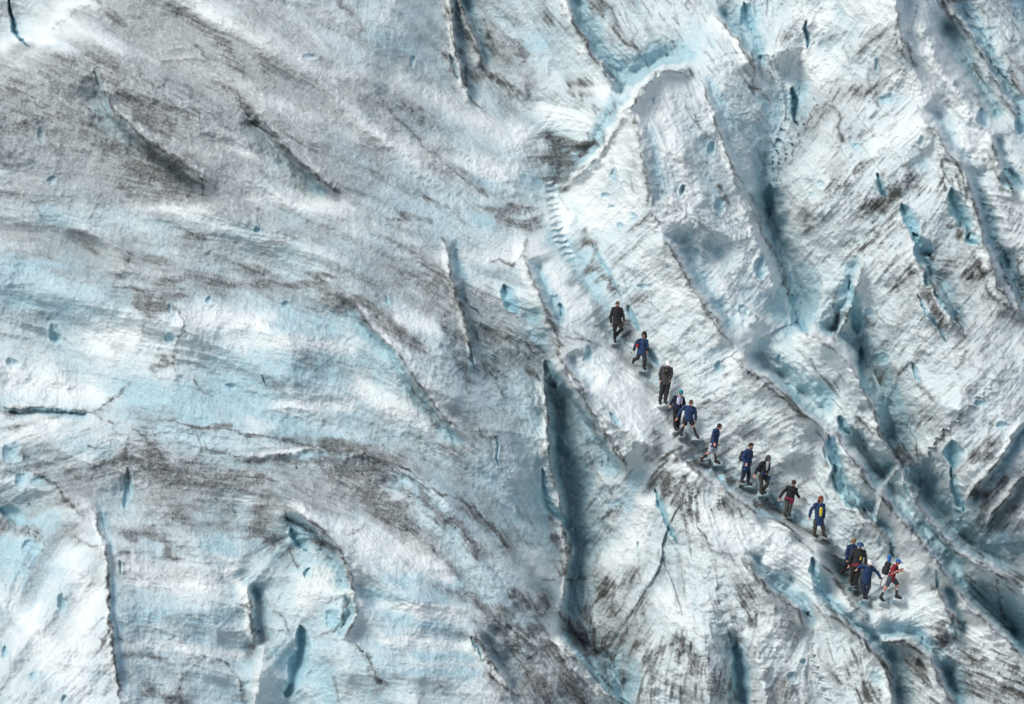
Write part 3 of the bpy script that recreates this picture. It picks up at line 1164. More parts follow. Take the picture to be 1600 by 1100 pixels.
    # steps cut in the ice where the path climbs out of the gully
    f = seg_field(X, Y, GX0, GY0, [(862, 292), (866, 330), (874, 372), (900, 425)], 40)
    sl, d, t = f
    ph = (Y[sl] + .25 * X[sl] + 3.5 * pnoise(X[sl] / 12, Y[sl] / 17, 7)) / 10.5 % 1.0
    across = sstep(12, 7, d) * (1 - sstep(.75, 1, t) * .7)
    H[sl] = H[sl] + across * (.13 * (ph * sstep(1, .82, ph)) - .12)
    clear[sl] = np.maximum(clear[sl], .15 * across * sstep(.74, .84, ph))
    white[sl] = np.maximum(white[sl], across * sstep(.2, .4, ph) * sstep(.75, .65, ph))
    dirt[sl] *= 1 - .8 * across
    # tread of the path
    tread = sstep(16, 5, pathd)
    H = H - .10 * tread + .05 * np.exp(-((pathd - 15) / 5) ** 2)
    # hollows bluer where melt water washed them, and greyer under the film, ribs with a weathered crust
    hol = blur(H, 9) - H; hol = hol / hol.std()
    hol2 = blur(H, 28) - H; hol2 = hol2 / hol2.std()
    # density of dust and painted shade: patches broken up by streaks, hairlines and grain
    dens = .66 * dirt + dB - .38 * white
    gr = fbm(X, Y, 11, 3, 140, .7)
    mid = fbm(X + 10 * s2, Y, 44, 4, 150)
    sstr = (.15 + .11 * side) * s1 + .06 * s2 + .42 * mid + .66 * gr + .10 * np.clip(hol, -2, 2) + .08 * s4
    dens2 = dens + sstr * (.30 + .75 * np.clip(dens, 0, 1))
    # hairline cracks full of grit
    ax = (X * dxs + Y * dys); hx = X + 16 * fbm(X, Y, 50, 3, 170); hy = Y + 16 * fbm(X, Y, 50, 3, 171)
    hair = np.zeros(X.shape, np.float32)
    for wl, sd_, wd in ((85, 180, .020), (46, 183, .030), (24, 186, .050)):
        nn = np.abs(fbm(hx, hy, wl, 2, sd_))
        hair = np.maximum(hair, sstep(wd, wd * .25, nn) * sstep(-.05, .45, fbm(X, Y, 70, 2, sd_ + 1) + .45 * dens + .12 * s1))
    tick = np.maximum(sstep(1.0, 2.2, s1 + .8 * mid + .6 * dens) * (.35 + .65 * side), sstep(.90, 1.0, rb1) * fins * sstep(-.3, .3, dots + .5 * dots2))
    I.dirt = np.clip(sstep(.32, 1.05, dens2), 0, 1) * (.85 + .15 * side)
    I.line = np.clip(np.maximum(line * (.8 + .4 * gr), np.maximum(.5 * hair * sstep(.2, .6, dens), .75 * tick) * (1 - .55 * white) * (.35 + .9 * np.clip(dens, 0, 1)) * (1 - clear)), 0, 1)
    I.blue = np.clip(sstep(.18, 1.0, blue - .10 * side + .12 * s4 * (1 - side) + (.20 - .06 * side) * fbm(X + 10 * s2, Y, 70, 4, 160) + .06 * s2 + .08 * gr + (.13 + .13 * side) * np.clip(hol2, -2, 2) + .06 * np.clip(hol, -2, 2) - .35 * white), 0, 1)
    I.blue = I.blue * (1 - .45 * rim)
    I.clear = np.clip(clear, 0, 1)
    I.white = np.clip(white * (.7 + .5 * mid) + .16 * rim * (1 - side * .6) - .12 * np.clip(hol, -2, 2), 0, 1)
    I.film = np.clip(sstep(.15, 1.0, .9 * dens + .42 * fil + .12 * gr + .4 * mid + .14 * s2 - .16 * s4 + .15 * (1 - side) * sstep(500, 100, Y) * sstep(900, 400, X) + .10 * (1 - side)), 0, 1)
    I.film = np.clip(I.film * (1.12 - .60 * rim + .22 * np.clip(hol, -1.6, 1.6) + .5 * fbm(X, Y, 7, 2, 190)), 0, 1)
    I.H = H * edge - .3 * (1 - edge)
    I.X, I.Y, I.nx, I.ny = X, Y, nx, ny
    return I


SLOPE = 0.62


def base_depth(Y):
    return DIST + SLOPE * MPP * (550.0 - Y)


# ---------------------------------------------------------------- materials
def new_mat(name):
    m = bpy.data.materials.new(name); m.use_nodes = True
    return m, m.node_tree, m.node_tree.nodes["Principled BSDF"]


def nd(t, typ, **kw):
    n = t.nodes.new(typ)
    for k, v in kw.items():
        if k == 'ins':
            for i, x in v.items(): n.inputs[i].default_value = x
        else: setattr(n, k, v)
    return n


def mixc(t, fac, a, b, blend='MIX'):
    n = t.nodes.new("ShaderNodeMix"); n.data_type = 'RGBA'; n.blend_type = blend
    for idx, v in ((0, fac), (6, a), (7, b)):
        if isinstance(v, (tuple, list)): n.inputs[idx].default_value = (*v, 1) if len(v) == 3 else v
        elif isinstance(v, (int, float)): n.inputs[idx].default_value = v
        else: t.links.new(v, n.inputs[idx])
    return n.outputs[2]


def math_n(t, op, a, b=None, c=None, clamp=False):
    n = t.nodes.new("ShaderNodeMath"); n.operation = op; n.use_clamp = clamp
    for i, v in enumerate((a, b, c)):
        if v is None: continue
        if isinstance(v, (int, float)): n.inputs[i].default_value = v
        else: t.links.new(v, n.inputs[i])
    return n.outputs[0]


def ice_material():
    m, t, p = new_mat("glacier_ice")
    L = t.links.new
    at = nd(t, "ShaderNodeAttribute", attribute_name="ice_mask")
    sp = nd(t, "ShaderNodeSeparateColor"); L(at.outputs["Color"], sp.inputs[0])
    at2 = nd(t, "ShaderNodeAttribute", attribute_name="ice_mask_two")
    sp2 = nd(t, "ShaderNodeSeparateColor"); L(at2.outputs["Color"], sp2.inputs[0])
    tc = nd(t, "ShaderNodeTexCoord")
    n1 = nd(t, "ShaderNodeTexNoise", ins={'Scale': 9.0, 'Detail': 5.0, 'Roughness': .65}); L(tc.outputs["Object"], n1.inputs["Vector"])
    n2 = nd(t, "ShaderNodeTexNoise", ins={'Scale': 28.0, 'Detail': 3.0, 'Roughness': .6}); L(tc.outputs["Object"], n2.inputs["Vector"])
    n3 = nd(t, "ShaderNodeTexNoise", ins={'Scale': 1.1, 'Detail': 4.0, 'Roughness': .6}); L(tc.outputs["Object"], n3.inputs["Vector"])
    base = mixc(t, n3.outputs[0], (.55, .66, .685), (.75, .80, .79))
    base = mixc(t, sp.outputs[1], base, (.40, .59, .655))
    base = mixc(t, sp2.outputs[0], base, (.85, .90, .885))
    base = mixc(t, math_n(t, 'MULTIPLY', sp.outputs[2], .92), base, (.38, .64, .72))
    base = mixc(t, math_n(t, 'MULTIPLY', sp2.outputs[2], .70), base, (.28, .30, .30))
    # dust and painted shade: brownish grey film, thicker dust nearly black
    film = mixc(t, n3.outputs[0], (.145, .145, .136), (.09, .097, .096))
    grain = math_n(t, 'ADD', math_n(t, 'MULTIPLY', n1.outputs[0], 2.6), math_n(t, 'MULTIPLY', n2.outputs[0], 1.4))
    df = math_n(t, 'MULTIPLY', sp.outputs[0], math_n(t, 'ADD', grain, -1.15), clamp=True)
    base = mixc(t, math_n(t, 'MULTIPLY', df, .92), base, film)
    base = mixc(t, math_n(t, 'MULTIPLY', sp2.outputs[1], .93), base, (.035, .032, .028))
    L(base, p.inputs["Base Color"])
    rg = math_n(t, 'ADD', math_n(t, 'MULTIPLY', sp.outputs[2], -.22), .50)
    L(rg, p.inputs["Roughness"])
    p.inputs["IOR"].default_value = 1.31
    b = nd(t, "ShaderNodeBump", ins={'Strength': 1.0, 'Distance': .08})
    hh = math_n(t, 'ADD', n1.outputs[0], math_n(t, 'MULTIPLY', n2.outputs[0], .35))
    L(hh, b.inputs["Height"]); L(b.outputs[0], p.inputs["Normal"])
    return m


def grid_mesh(name, P, mat, flip=False):
    ny, nx = P.shape[:2]
    me = bpy.data.meshes.new(name)
    me.vertices.add(nx * ny)
    me.vertices.foreach_set("co", P.reshape(-1).astype(np.float32))
    idx = np.arange(nx * ny, dtype=np.int32).reshape(ny, nx)
    q = np.stack([idx[:-1, :-1], idx[1:, :-1], idx[1:, 1:], idx[:-1, 1:]], -1).reshape(-1, 4)
    if flip: q = q[:, ::-1]
    nf = len(q)
    me.loops.add(nf * 4); me.loops.foreach_set("vertex_index", np.ascontiguousarray(q.reshape(-1)))
    me.polygons.add(nf)
    me.polygons.foreach_set("loop_start", np.arange(0, nf * 4, 4, dtype=np.int32))
    me.polygons.foreach_set("loop_total", np.full(nf, 4, np.int32))
    me.polygons.foreach_set("use_smooth", np.ones(nf, bool))
    me.update(calc_edges=True)
    me.materials.append(mat)
    return me


def color_attr(me, name, *ch):
    a = me.attributes.new(name, 'FLOAT_COLOR', 'POINT')
    c = np.ones((len(me.vertices), 4), np.float32)
    for k, v in enumerate(ch): c[:, k] = v.reshape(-1)
    a.data.foreach_set("color", c.reshape(-1))
# ---------------------------------------------------------------- the walkers
def fabric(name, c, rough=.85, var=.25):
    m, t, p = new_mat(name)
    tc = nd(t, "ShaderNodeTexCoord"); n = nd(t, "ShaderNodeTexNoise", ins={'Scale': 14.0, 'Detail': 4.0}); t.links.new(tc.outputs["Object"], n.inputs["Vector"])
    a = tuple(v * (1 - var) for v in c); b = tuple(min(1, v * (1 + var)) for v in c)
    t.links.new(mixc(t, n.outputs[0], a, b), p.inputs["Base Color"]); p.inputs["Roughness"].default_value = rough
    bp = nd(t, "ShaderNodeBump", ins={'Strength': .4, 'Distance': .02}); t.links.new(n.outputs[0], bp.inputs["Height"]); t.links.new(bp.outputs[0], p.inputs["Normal"])
    return m

FB = {k: fabric(k + "_cloth", v) for k, v in {
    'black': (.012, .012, .014), 'blue': (.014, .040, .115), 'royal': (.015, .034, .10), 'navy': (.01, .016, .035), 'charcoal': (.022, .022, .026),
    'grey': (.055, .052, .055), 'pale': (.42, .43, .46), 'white': (.78, .79, .78), 'olive': (.042, .042, .03), 'sage': (.06, .068, .058), 'teal': (.01, .21, .23),
    'lilac': (.42, .38, .60), 'red': (.22, .013, .025), 'magenta': (.24, .012, .06), 'rust': (.17, .035, .02), 'yellow': (.62, .52, .05), 'tan': (.20, .14, .07),
    'slate': (.05, .075, .095), 'bright_blue': (.02, .13, .38), 'brown': (.05, .025, .017), 'hair': (.014, .010, .008), 'boot': (.014, .013, .012), 'cream': (.5, .5, .46), 'denim': (.03, .075, .18)}.items()}
SKIN = fabric("skin", (.46, .26, .19), .6, .10)
SKIN2 = fabric("sunburnt_skin", (.50, .22, .16), .6, .10)
EYE = fabric("eye_dark", (.02, .015, .012), .3, .1)
METAL = fabric("dull_metal", (.10, .10, .11), .4, .1)


def V(a): return np.array(a, float)
def nrm(v):
    l = np.linalg.norm(v); return v / l if l > 1e-9 else np.array([0, 0, 1.0])


class Blob:
    """closed shapes gathered in one mesh, then fused to one skin"""
    def __init__(s): s.v = []; s.f = []
    def rings(s, rings):
        b = len(s.v); n = len(rings[0])
        for r in rings: s.v.extend(tuple(q) for q in r)
        for i in range(len(rings) - 1):
            for k in range(n):
                s.f.append((b + i * n + k, b + i * n + (k + 1) % n, b + (i + 1) * n + (k + 1) % n, b + (i + 1) * n + k))
        s.f.append(tuple(b + k for k in reversed(range(n))))
        s.f.append(tuple(b + (len(rings) - 1) * n + k for k in range(n)))
    def limb(s, a, c, ra, rc, n=12):
        a = V(a); c = V(c); d = nrm(c - a)
        u = nrm(np.cross(d, [0.3, 1, .2] if abs(d[1]) < .9 else [1, 0, 0])); w_ = np.cross(d, u)
        out = []
        for k in range(4):
            t = math.pi / 2 * (k + .4) / 4; out.append((a - d * ra * math.cos(t), ra * math.sin(t)))
        for k in range(5):
            t = k / 4; out.append((a + (c - a) * t, ra + (rc - ra) * t))
        for k in range(4):
            t = math.pi / 2 * (3 - k + .4) / 4; out.append((c + d * rc * math.cos(t), rc * math.sin(t)))
        s.rings([[p + (u * math.cos(q) + w_ * math.sin(q)) * r for q in np.linspace(0, 2 * math.pi, n, endpoint=False)] for p, r in out])
    def chain(s, pts, rs):
        for i in range(len(pts) - 1): s.limb(pts[i], pts[i + 1], rs[i], rs[i + 1])
    def ell(s, c, ax, r):
        c = V(c); n = 14; out = []
        for i in range(9):
            t = math.pi * (i + .35) / 8.7
            out.append([c + ax[0] * r[0] * math.sin(t) * math.cos(q) + ax[1] * r[1] * math.sin(t) * math.sin(q) + ax[2] * r[2] * math.cos(t) for q in np.linspace(0, 2 * math.pi, n, endpoint=False)])
        s.rings(out[::-1])
    def loft(s, secs, n=18):
        s.rings([[V(c) + sx * rx * math.cos(q) + sy * ry * math.sin(q) for q in np.linspace(0, 2 * math.pi, n, endpoint=False)] for c, sx, rx, sy, ry in secs])
    def box(s, c, ax, r, bev=.25):
        """soft cornered box"""
        out = []
        for zz, k in ((-1, .8), (-.88, 1), (0, 1.03), (.88, 1), (1, .8)):
            ring = []
            for q in np.linspace(0, 2 * math.pi, 16, endpoint=False):
                cx, cy = math.cos(q), math.sin(q); m_ = (abs(cx) ** 4 + abs(cy) ** 4) ** .25
                ring.append(V(c) + ax[0] * r[0] * k * cx / m_ + ax[1] * r[1] * k * cy / m_ + ax[2] * r[2] * zz)
            out.append(ring)
        s.rings(out)
    def build(s, name, mat, parent, base, voxel=.012, smooth=2, wrinkle=0.0):
        me = bpy.data.meshes.new(name + "_raw")
        me.from_pydata([tuple(V(p) - base) for p in s.v], [], s.f); me.update()
        tmp = bpy.data.objects.new("tmp", me); COL.objects.link(tmp)
        r = tmp.modifiers.new("r", 'REMESH'); r.mode = 'VOXEL'; r.voxel_size = voxel
        sm = tmp.modifiers.new("s", 'SMOOTH'); sm.factor = .5; sm.iterations = smooth
        dg = bpy.context.evaluated_depsgraph_get()
        out = bpy.data.meshes.new_from_object(tmp.evaluated_get(dg))
        bpy.data.objects.remove(tmp); bpy.data.meshes.remove(me)
        out.name = name
        n = len(out.vertices)
        co = np.empty(n * 3, np.float32); out.vertices.foreach_get("co", co)
        if wrinkle:
            no = np.empty(n * 3, np.float32); out.vertices.foreach_get("normal", no)
            c = co.reshape(-1, 3); q = no.reshape(-1, 3)
            wv = pnoise(c[:, 0] * 16 + c[:, 1] * 9, c[:, 2] * 13 + c[:, 1] * 6, 5) + .5 * pnoise(c[:, 0] * 34, c[:, 2] * 26 + c[:, 1] * 30, 6)
            co = (c + q * (wv * wrinkle)[:, None]).reshape(-1).astype(np.float32)
            out.vertices.foreach_set("co", co)
        out.polygons.foreach_set("use_smooth", np.ones(len(out.polygons), bool))
        out.materials.clear(); out.materials.append(mat); out.update()
        o = bpy.data.objects.new(name, out); COL.objects.link(o); o.parent = parent
        return o


CROPS = {'A': (930, 460, .1182), 'B': (1010, 550, .1272), 'C': (1090, 640, .12725), 'D': (1170, 700, .1363), 'E': (1295, 820, .12727)}
# joints as surveyed: head neck shL shR elL elR haL haR hipL hipR knL knR anL anR toL toR ; L is the side on the left seen from the valley
# third number: metres further from (+) or nearer to (-) the valley than the walker's middle
J = "head neck shL shR elL elR haL haR hipL hipR knL knR anL anR toL toR".split()
WALKERS = [
 dict(crop='A', yaw=-5, plant='L', label="man in black jacket and trousers, last and highest in the line of walkers",
      pts="295,128,-.04 293,172 240,190 345,192 206,280 368,275 208,370,-.06 385,350,-.08 258,375 325,375 260,470,-.10 350,455,-.16 256,600 292,520,.16 262,632 292,545,.22",
      jacket='black', legs='black', hat=('hair', 'hair'), look=-.05),
 dict(crop='A', yaw=-20, plant='R', label="walker with black hood up, blue jacket and dark trousers, second from the top",
      pts="648,535,-.06 632,590 572,608 678,612 530,665 690,680 514,735,-.05 690,738 582,765 642,768 560,845,-.05 656,865,-.10 512,862,.22 616,965 496,900,.3 655,995",
      jacket='blue', legs='charcoal', hat=('hood', 'black'), cuff='black', pouch=('red', 565, 680)),
 dict(crop='B', yaw=5, plant='LR', label="person in baggy grey jacket and grey trousers with white cap, standing legs together",
      pts="264,150,-.05 256,185 190,196 298,196 166,262 314,262 172,335,-.06 292,335,-.10 198,370 268,370 188,485,-.04 248,490,-.04 178,600 218,605 165,640 245,638",
      jacket='grey', legs='charcoal', hat=('cap', 'white'), chest=('tan', 240, 225), wide=1.12, skin=1),
 dict(crop='B', yaw=15, plant='L', label="walker in teal beanie and black jacket over lilac top, half behind a man",
      pts="425,502,-.05 406,548 352,556 452,572 316,605 468,625 296,648,-.08 462,660,-.02 352,680 412,685 352,800,-.05 402,800,-.02 360,925 388,905,.05 365,962 396,925,.02",
      jacket='navy', legs='black', hat=('beanie', 'teal'), panel=('lilac', 392, 600), off=.14, shoulder=('white')),
 dict(crop='B', yaw=15, plant='LR', label="dark haired man in blue jacket, black shorts and bare legs beside the teal beanie",
      pts="550,625,-.06 536,668 462,672 590,690 410,735 606,765 378,800,-.08 604,838,-.02 468,815 558,815 474,885,-.08 566,885,-.05 440,980 592,985 428,1028 638,1062",
      jacket='blue', legs='black', shorts=1, hat=('hair', 'hair'), skin=1, off=-.12),
 dict(crop='C', yaw=62, plant='LR', label="man in blue jacket and pale shorts stepping over the dark crack",
      pts="270,208 242,240 196,262 236,262 186,335 238,335 204,400,-.08 240,402 170,428 218,432 150,525 212,530,-.05 88,598,.02 228,615 58,636 270,666",
      jacket='royal', legs='pale', shorts=1, hat=('hair', 'hair'), skin=1),
 dict(crop='C', yaw=58, plant='LR', label="bearded man in long blue jacket and navy trousers, hands in pockets",
      pts="656,446 636,492 574,520 650,522 556,590 652,592 588,648,-.10 650,650 566,708 626,708 566,800 630,800 554,872 612,882 572,900 664,932",
      jacket='blue', legs='navy', hat=('hair', 'hair'), beard=1, long=.06),
 dict(crop='C', yaw=35, plant='LR', label="walker in grey hood, pale vest, black sleeves and olive trousers, holding a camera",
      pts="868,602,-.08 842,640 784,655 872,668 738,722 872,735 706,788,-.02 826,775,-.18 768,818 848,818 786,910,-.05 862,900,-.08 786,1002 816,995 796,1042 834,1030",
      jacket='black', legs='olive', hat=('hood', 'grey'), panel=('pale', 830, 690), pouch=('royal', 752, 775), pouch2=('royal', 862, 835), camera=(826, 770)),
 dict(crop='D', yaw=8, plant='LR', label="person in black top with magenta jacket tied at the waist, arms held out",
      pts="516,402,-.06 506,445 436,455 536,470 388,512 548,520 354,570,-.02 578,568,-.02 432,575 500,585 436,662,-.05 474,665,-.06 426,755 464,758 420,780 472,784",
      jacket='black', legs='sage', hat=('beanie', 'brown'), waist=('magenta', 482, 585)),
 dict(crop='D', yaw=20, plant='LR', label="walker in rust red hood and open blue jacket over yellow shirt, olive trousers",
      pts="826,590,-.05 815,642 752,645 850,648 712,715 864,730 696,790,-.04 862,800,-.04 762,835 842,835 760,912,-.05 850,912,-.05 748,978 846,985 778,1020 888,1024",
      jacket='blue', legs='olive', hat=('hood', 'rust'), panel=('yellow', 812, 735), long=.10),
 dict(crop='E', yaw=20, plant='R', label="walker in blue jacket and tan hat, partly hidden behind the blue brimmed hat",
      pts="306,200,-.02 292,245 240,262 322,272 216,350 330,350 218,430,-.05 335,440 246,460 300,460 232,535,-.03 296,585 180,560,.25 288,690 152,596,.3 296,735",
      jacket='royal', legs='black', hat=('beanie', 'tan'), off=.30),
 dict(crop='E', yaw=10, plant='LR', label="stout man in black jacket with yellow mark, blue brimmed hat, red top at waist",
      pts="388,252,-.06 380,300 306,318 440,318 262,405 456,405 246,485,-.06 452,478,-.05 296,500 376,500 288,612,-.05 346,612,-.05 282,700 332,722 282,742 350,782",
      jacket='charcoal', legs='black', hat=('brim', 'denim'), waist=('red', 340, 478), badge=(382, 408), off=.0, wide=1.1, cuff='black'),
 dict(crop='E', yaw=5, plant='LR', label="walker in blue jacket and white cap bending forward with arms spread, holding an axe",
      pts="504,470,-.16 492,515,-.08 440,512,-.05 545,522,-.05 392,505,-.10 600,588,-.06 352,532,-.14 640,660,-.08 420,690,.05 496,690,.05 430,770,-.04 490,770,-.04 440,848 466,848 434,902 462,908",
      jacket='blue', legs='navy', hat=('cap', 'white'), off=-.22),
 dict(crop='E', yaw=75, plant='LR', label="man in red shirt, blue cap and slate shorts striding right, lowest in line",
      pts="852,458,-.02 818,495 792,512,-.06 836,512,.06 776,598,-.10 842,590,.05 866,560,-.12 872,548,.02 744,655,-.04 790,655,.04 716,745,-.02 842,725,.02 652,862 826,850 676,938 888,910",
      jacket='red', legs='slate', shorts=1, tee=1, hat=('peak', 'bright_blue'), skin=1),
]


def walker_points(w):
    ox, oy, k = CROPS[w['crop']]
    P = {}
    for nme, t in zip(J, w['pts'].split()):
        c = [float(v) for v in t.split(',')]
        P[nme] = [ox + c[0] * k, oy + c[1] * k, c[2] if len(c) > 2 else None]
    return P
# ---------------------------------------------------------------- treads under the boots, room behind the bodies
ICE = build_ice_fields()
HG = ICE.H


def ice_h(px, py):
    return float(bilin(HG, np.array([(px - GX0) / STEP]), np.array([(py - GY0) / STEP]))[0])


def ice_depth(px, py):
    return base_depth(py) - ice_h(px, py)


for w in WALKERS:
    p = walker_points(w)
    w['P'] = p
    feet = [f for f in ('L', 'R') if f in w['plant']]
    w['D0'] = sum(ice_depth(p['to' + f][0], p['to' + f][1]) for f in feet) / len(feet)
PUSH = np.zeros(HG.shape)
WIN = (slice(int((380 - GY0) / STEP), int((1020 - GY0) / STEP)), slice(int((850 - GX0) / STEP), int((1500 - GX0) / STEP)))
for w in WALKERS:
    p = w['P']
    w['D0'] += w.get('off', 0) * .5
    feet = [f for f in ('L', 'R') if f in w['plant']]
    fy = max(p['to' + f][1] for f in feet); xs_ = [q[0] for q in p.values()]
    x0, x1 = min(xs_) - 3, max(xs_) + 3
    sl = (slice(int((fy - 80 - GY0) / STEP), int((fy + 14 - GY0) / STEP)), slice(int((x0 - 40 - GX0) / STEP), int((x1 + 40 - GX0) / STEP)))
    w['sl'] = sl; X = ICE.X[sl]; Y = ICE.Y[sl]
    out = np.maximum(np.maximum(x0 - X, X - x1), 0)
    up = np.maximum(fy - Y, 0) * MPP
    lim = w['D0'] + np.minimum(3.0 * up, .34) + .22 * np.maximum(up - .1, 0) - .5 * (out / 6) ** 2 - 6 * sstep(-2, 8, Y - fy) - 3 * sstep(1.7, 2.1, up)
    viol = np.maximum(HG[sl] - (base_depth(Y) - lim), 0)
    PUSH[sl] = np.maximum(PUSH[sl], viol)
for w in [None]:
    M = PUSH[WIN].copy(); rr = 12
    for ax in (0, 1):
        acc = M.copy()
        for k in range(1, rr + 1):
            acc = np.maximum(acc, np.maximum(np.roll(M, k, ax), np.roll(M, -k, ax)))
        M = acc
    HG[WIN] -= blur(M, rr // 2)
for w in WALKERS:
    p = w['P']
    feet = [f for f in ('L', 'R') if f in w['plant']]
    fy = max(p['to' + f][1] for f in feet)
    sl = w['sl']; X = ICE.X[sl]; Y = ICE.Y[sl]
    for f in feet:                      # a level tread to stand on, filled where the ice lies too low
        tx, ty = p['to' + f][:2]; ax_, ay_ = p['an' + f][:2]
        mx = (tx + ax_) / 2
        wd = abs(tx - ax_) / 2 + 3
        g = sstep(wd + 6, wd, np.abs(X - mx)) * sstep(ty - 8, ty - 3, Y) * sstep(ty + 9, ty + 1, Y)
        tgt = base_depth(Y) - (w['D0'] + np.clip((ty - Y) * MPP * 3, -.26, .35))
        HG[sl] = HG[sl] * (1 - g) + np.maximum(HG[sl], tgt) * g
# ---------------------------------------------------------------- the ice slope
ICEMAT = ice_material()
D_ = base_depth(ICE.Y) - HG
P = CP[None, None, :] + D_[..., None] * (FW[None, None, :] + RT * ((ICE.X - 800.0) / FPX)[..., None] - UP * ((ICE.Y - 550.0) / FPX)[..., None])
me = grid_mesh("ice_slope", P, ICEMAT)
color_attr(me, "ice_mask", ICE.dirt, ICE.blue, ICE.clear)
color_attr(me, "ice_mask_two", ICE.white, ICE.line, ICE.film)
o = bpy.data.objects.new("ice_slope", me); COL.objects.link(o); setp(o, kind='structure')

# the rest of the icefall around it, coarser
def outer_ice():
    xs = np.concatenate([np.linspace(-9000, -400, 60), np.linspace(-330, 1930, 60), np.linspace(2000, 10600, 60)])
    ys = np.concatenate([np.linspace(-3200, -300, 50), np.linspace(-240, 1340, 40), np.linspace(1380, 1900, 14)])
    X, Y = np.meshgrid(xs, ys)
    inside = sstep(-230, -120, X) * sstep(1830, 1720, X) * sstep(-190, -90, Y) * sstep(1290, 1190, Y)
    h = 1.6 * fbm(X, Y, 900, 4, 200) + .9 * ridged(X, Y, 420, 4, 210) - .3
    near = sstep(-1200, -230, X) * sstep(2800, 1830, X) * sstep(-1000, -190, Y) * sstep(1700, 1290, Y)
    h = h * (1 - near) * 2 - .35 - 10.0 * inside
    # real places: the same inclined plane carried on, not fanned out from the camera
    D0 = base_depth(Y) - h
    sc = DIST / FPX
    P = CP + D0[..., None] * FW + RT * ((X - 800.0) * sc)[..., None] - UP * ((Y - 550.0) * sc)[..., None]
    Pp = CP + D0[..., None] * (FW + RT * ((X - 800.0) / FPX)[..., None] - UP * ((Y - 550.0) / FPX)[..., None])
    near = near[..., None]
    P = P * (1 - near) + Pp * near
    m2 = grid_mesh("outer_ice_slope", P, ICEMAT)
    d = np.clip(.25 + .5 * fbm(X, Y, 300, 3, 220), 0, 1); b_ = np.clip(.4 + .6 * fbm(X, Y, 500, 3, 230), 0, 1)
    color_attr(m2, "ice_mask", d, b_, d * 0); color_attr(m2, "ice_mask_two", np.clip(b_ - .2, 0, 1), d * 0, d * 0)
    o = bpy.data.objects.new("outer_ice_slope", m2); COL.objects.link(o); setp(o, kind='structure')

outer_ice()
# valley floor of gravel in front of the ice, out to the horizon
m, t, p = new_mat("valley_gravel")
nz = nd(t, "ShaderNodeTexNoise", ins={'Scale': .6, 'Detail': 8.0}); tcg = nd(t, "ShaderNodeTexCoord"); t.links.new(tcg.outputs["Object"], nz.inputs["Vector"])
t.links.new(mixc(t, nz.outputs[0], (.16, .16, .155), (.34, .335, .32)), p.inputs["Base Color"]); p.inputs["Roughness"].default_value = .9
gx, gy = np.meshgrid(np.linspace(-3000, 3000, 60), np.linspace(3000, -3000, 60))
gz = -18.0 + 3 * fbm(gx, gy, 400, 3, 300)
gm = grid_mesh("valley_floor", np.stack([gx, gy, gz], -1), m)
o = bpy.data.objects.new("valley_floor", gm); COL.objects.link(o); setp(o, kind='structure')
# ---------------------------------------------------------------- building each walker
ZU = np.array([0, 0, 1.0])


def hand(b, wrist, elbow, hl, inward, curl=.9):
    """palm, four unequal fingers with a bend, and a thumb from the side of the palm"""
    d = nrm(V(wrist) - V(elbow)); d = nrm(d * .6 - ZU * .4)
    s_ = nrm(inward - d * np.dot(inward, d)); n = np.cross(d, s_)
    w0 = V(wrist); pc = w0 + d * hl * .28
    b.ell(pc, (s_, n, d), (.044, .018, .055))
    for k, L in enumerate((.075, .085, .078, .060)):
        off = s_ * (.032 - .0215 * k)
        a = w0 + d * .095 + off
        m = a + nrm(d + n * .35) * L * .5
        e = m + nrm(d * .7 + n * curl) * L * .5
        b.chain([a - d * .03, a, m, e], [.0105, .0105, .0098, .0088])
    ta = w0 + d * .035 + s_ * .036
    tm = ta + nrm(s_ * .75 + d * .7) * .035
    b.chain([ta - s_ * .015, ta, tm, tm + nrm(d + n * .4 + s_ * .1) * .03], [.013, .013, .0115, .0095])


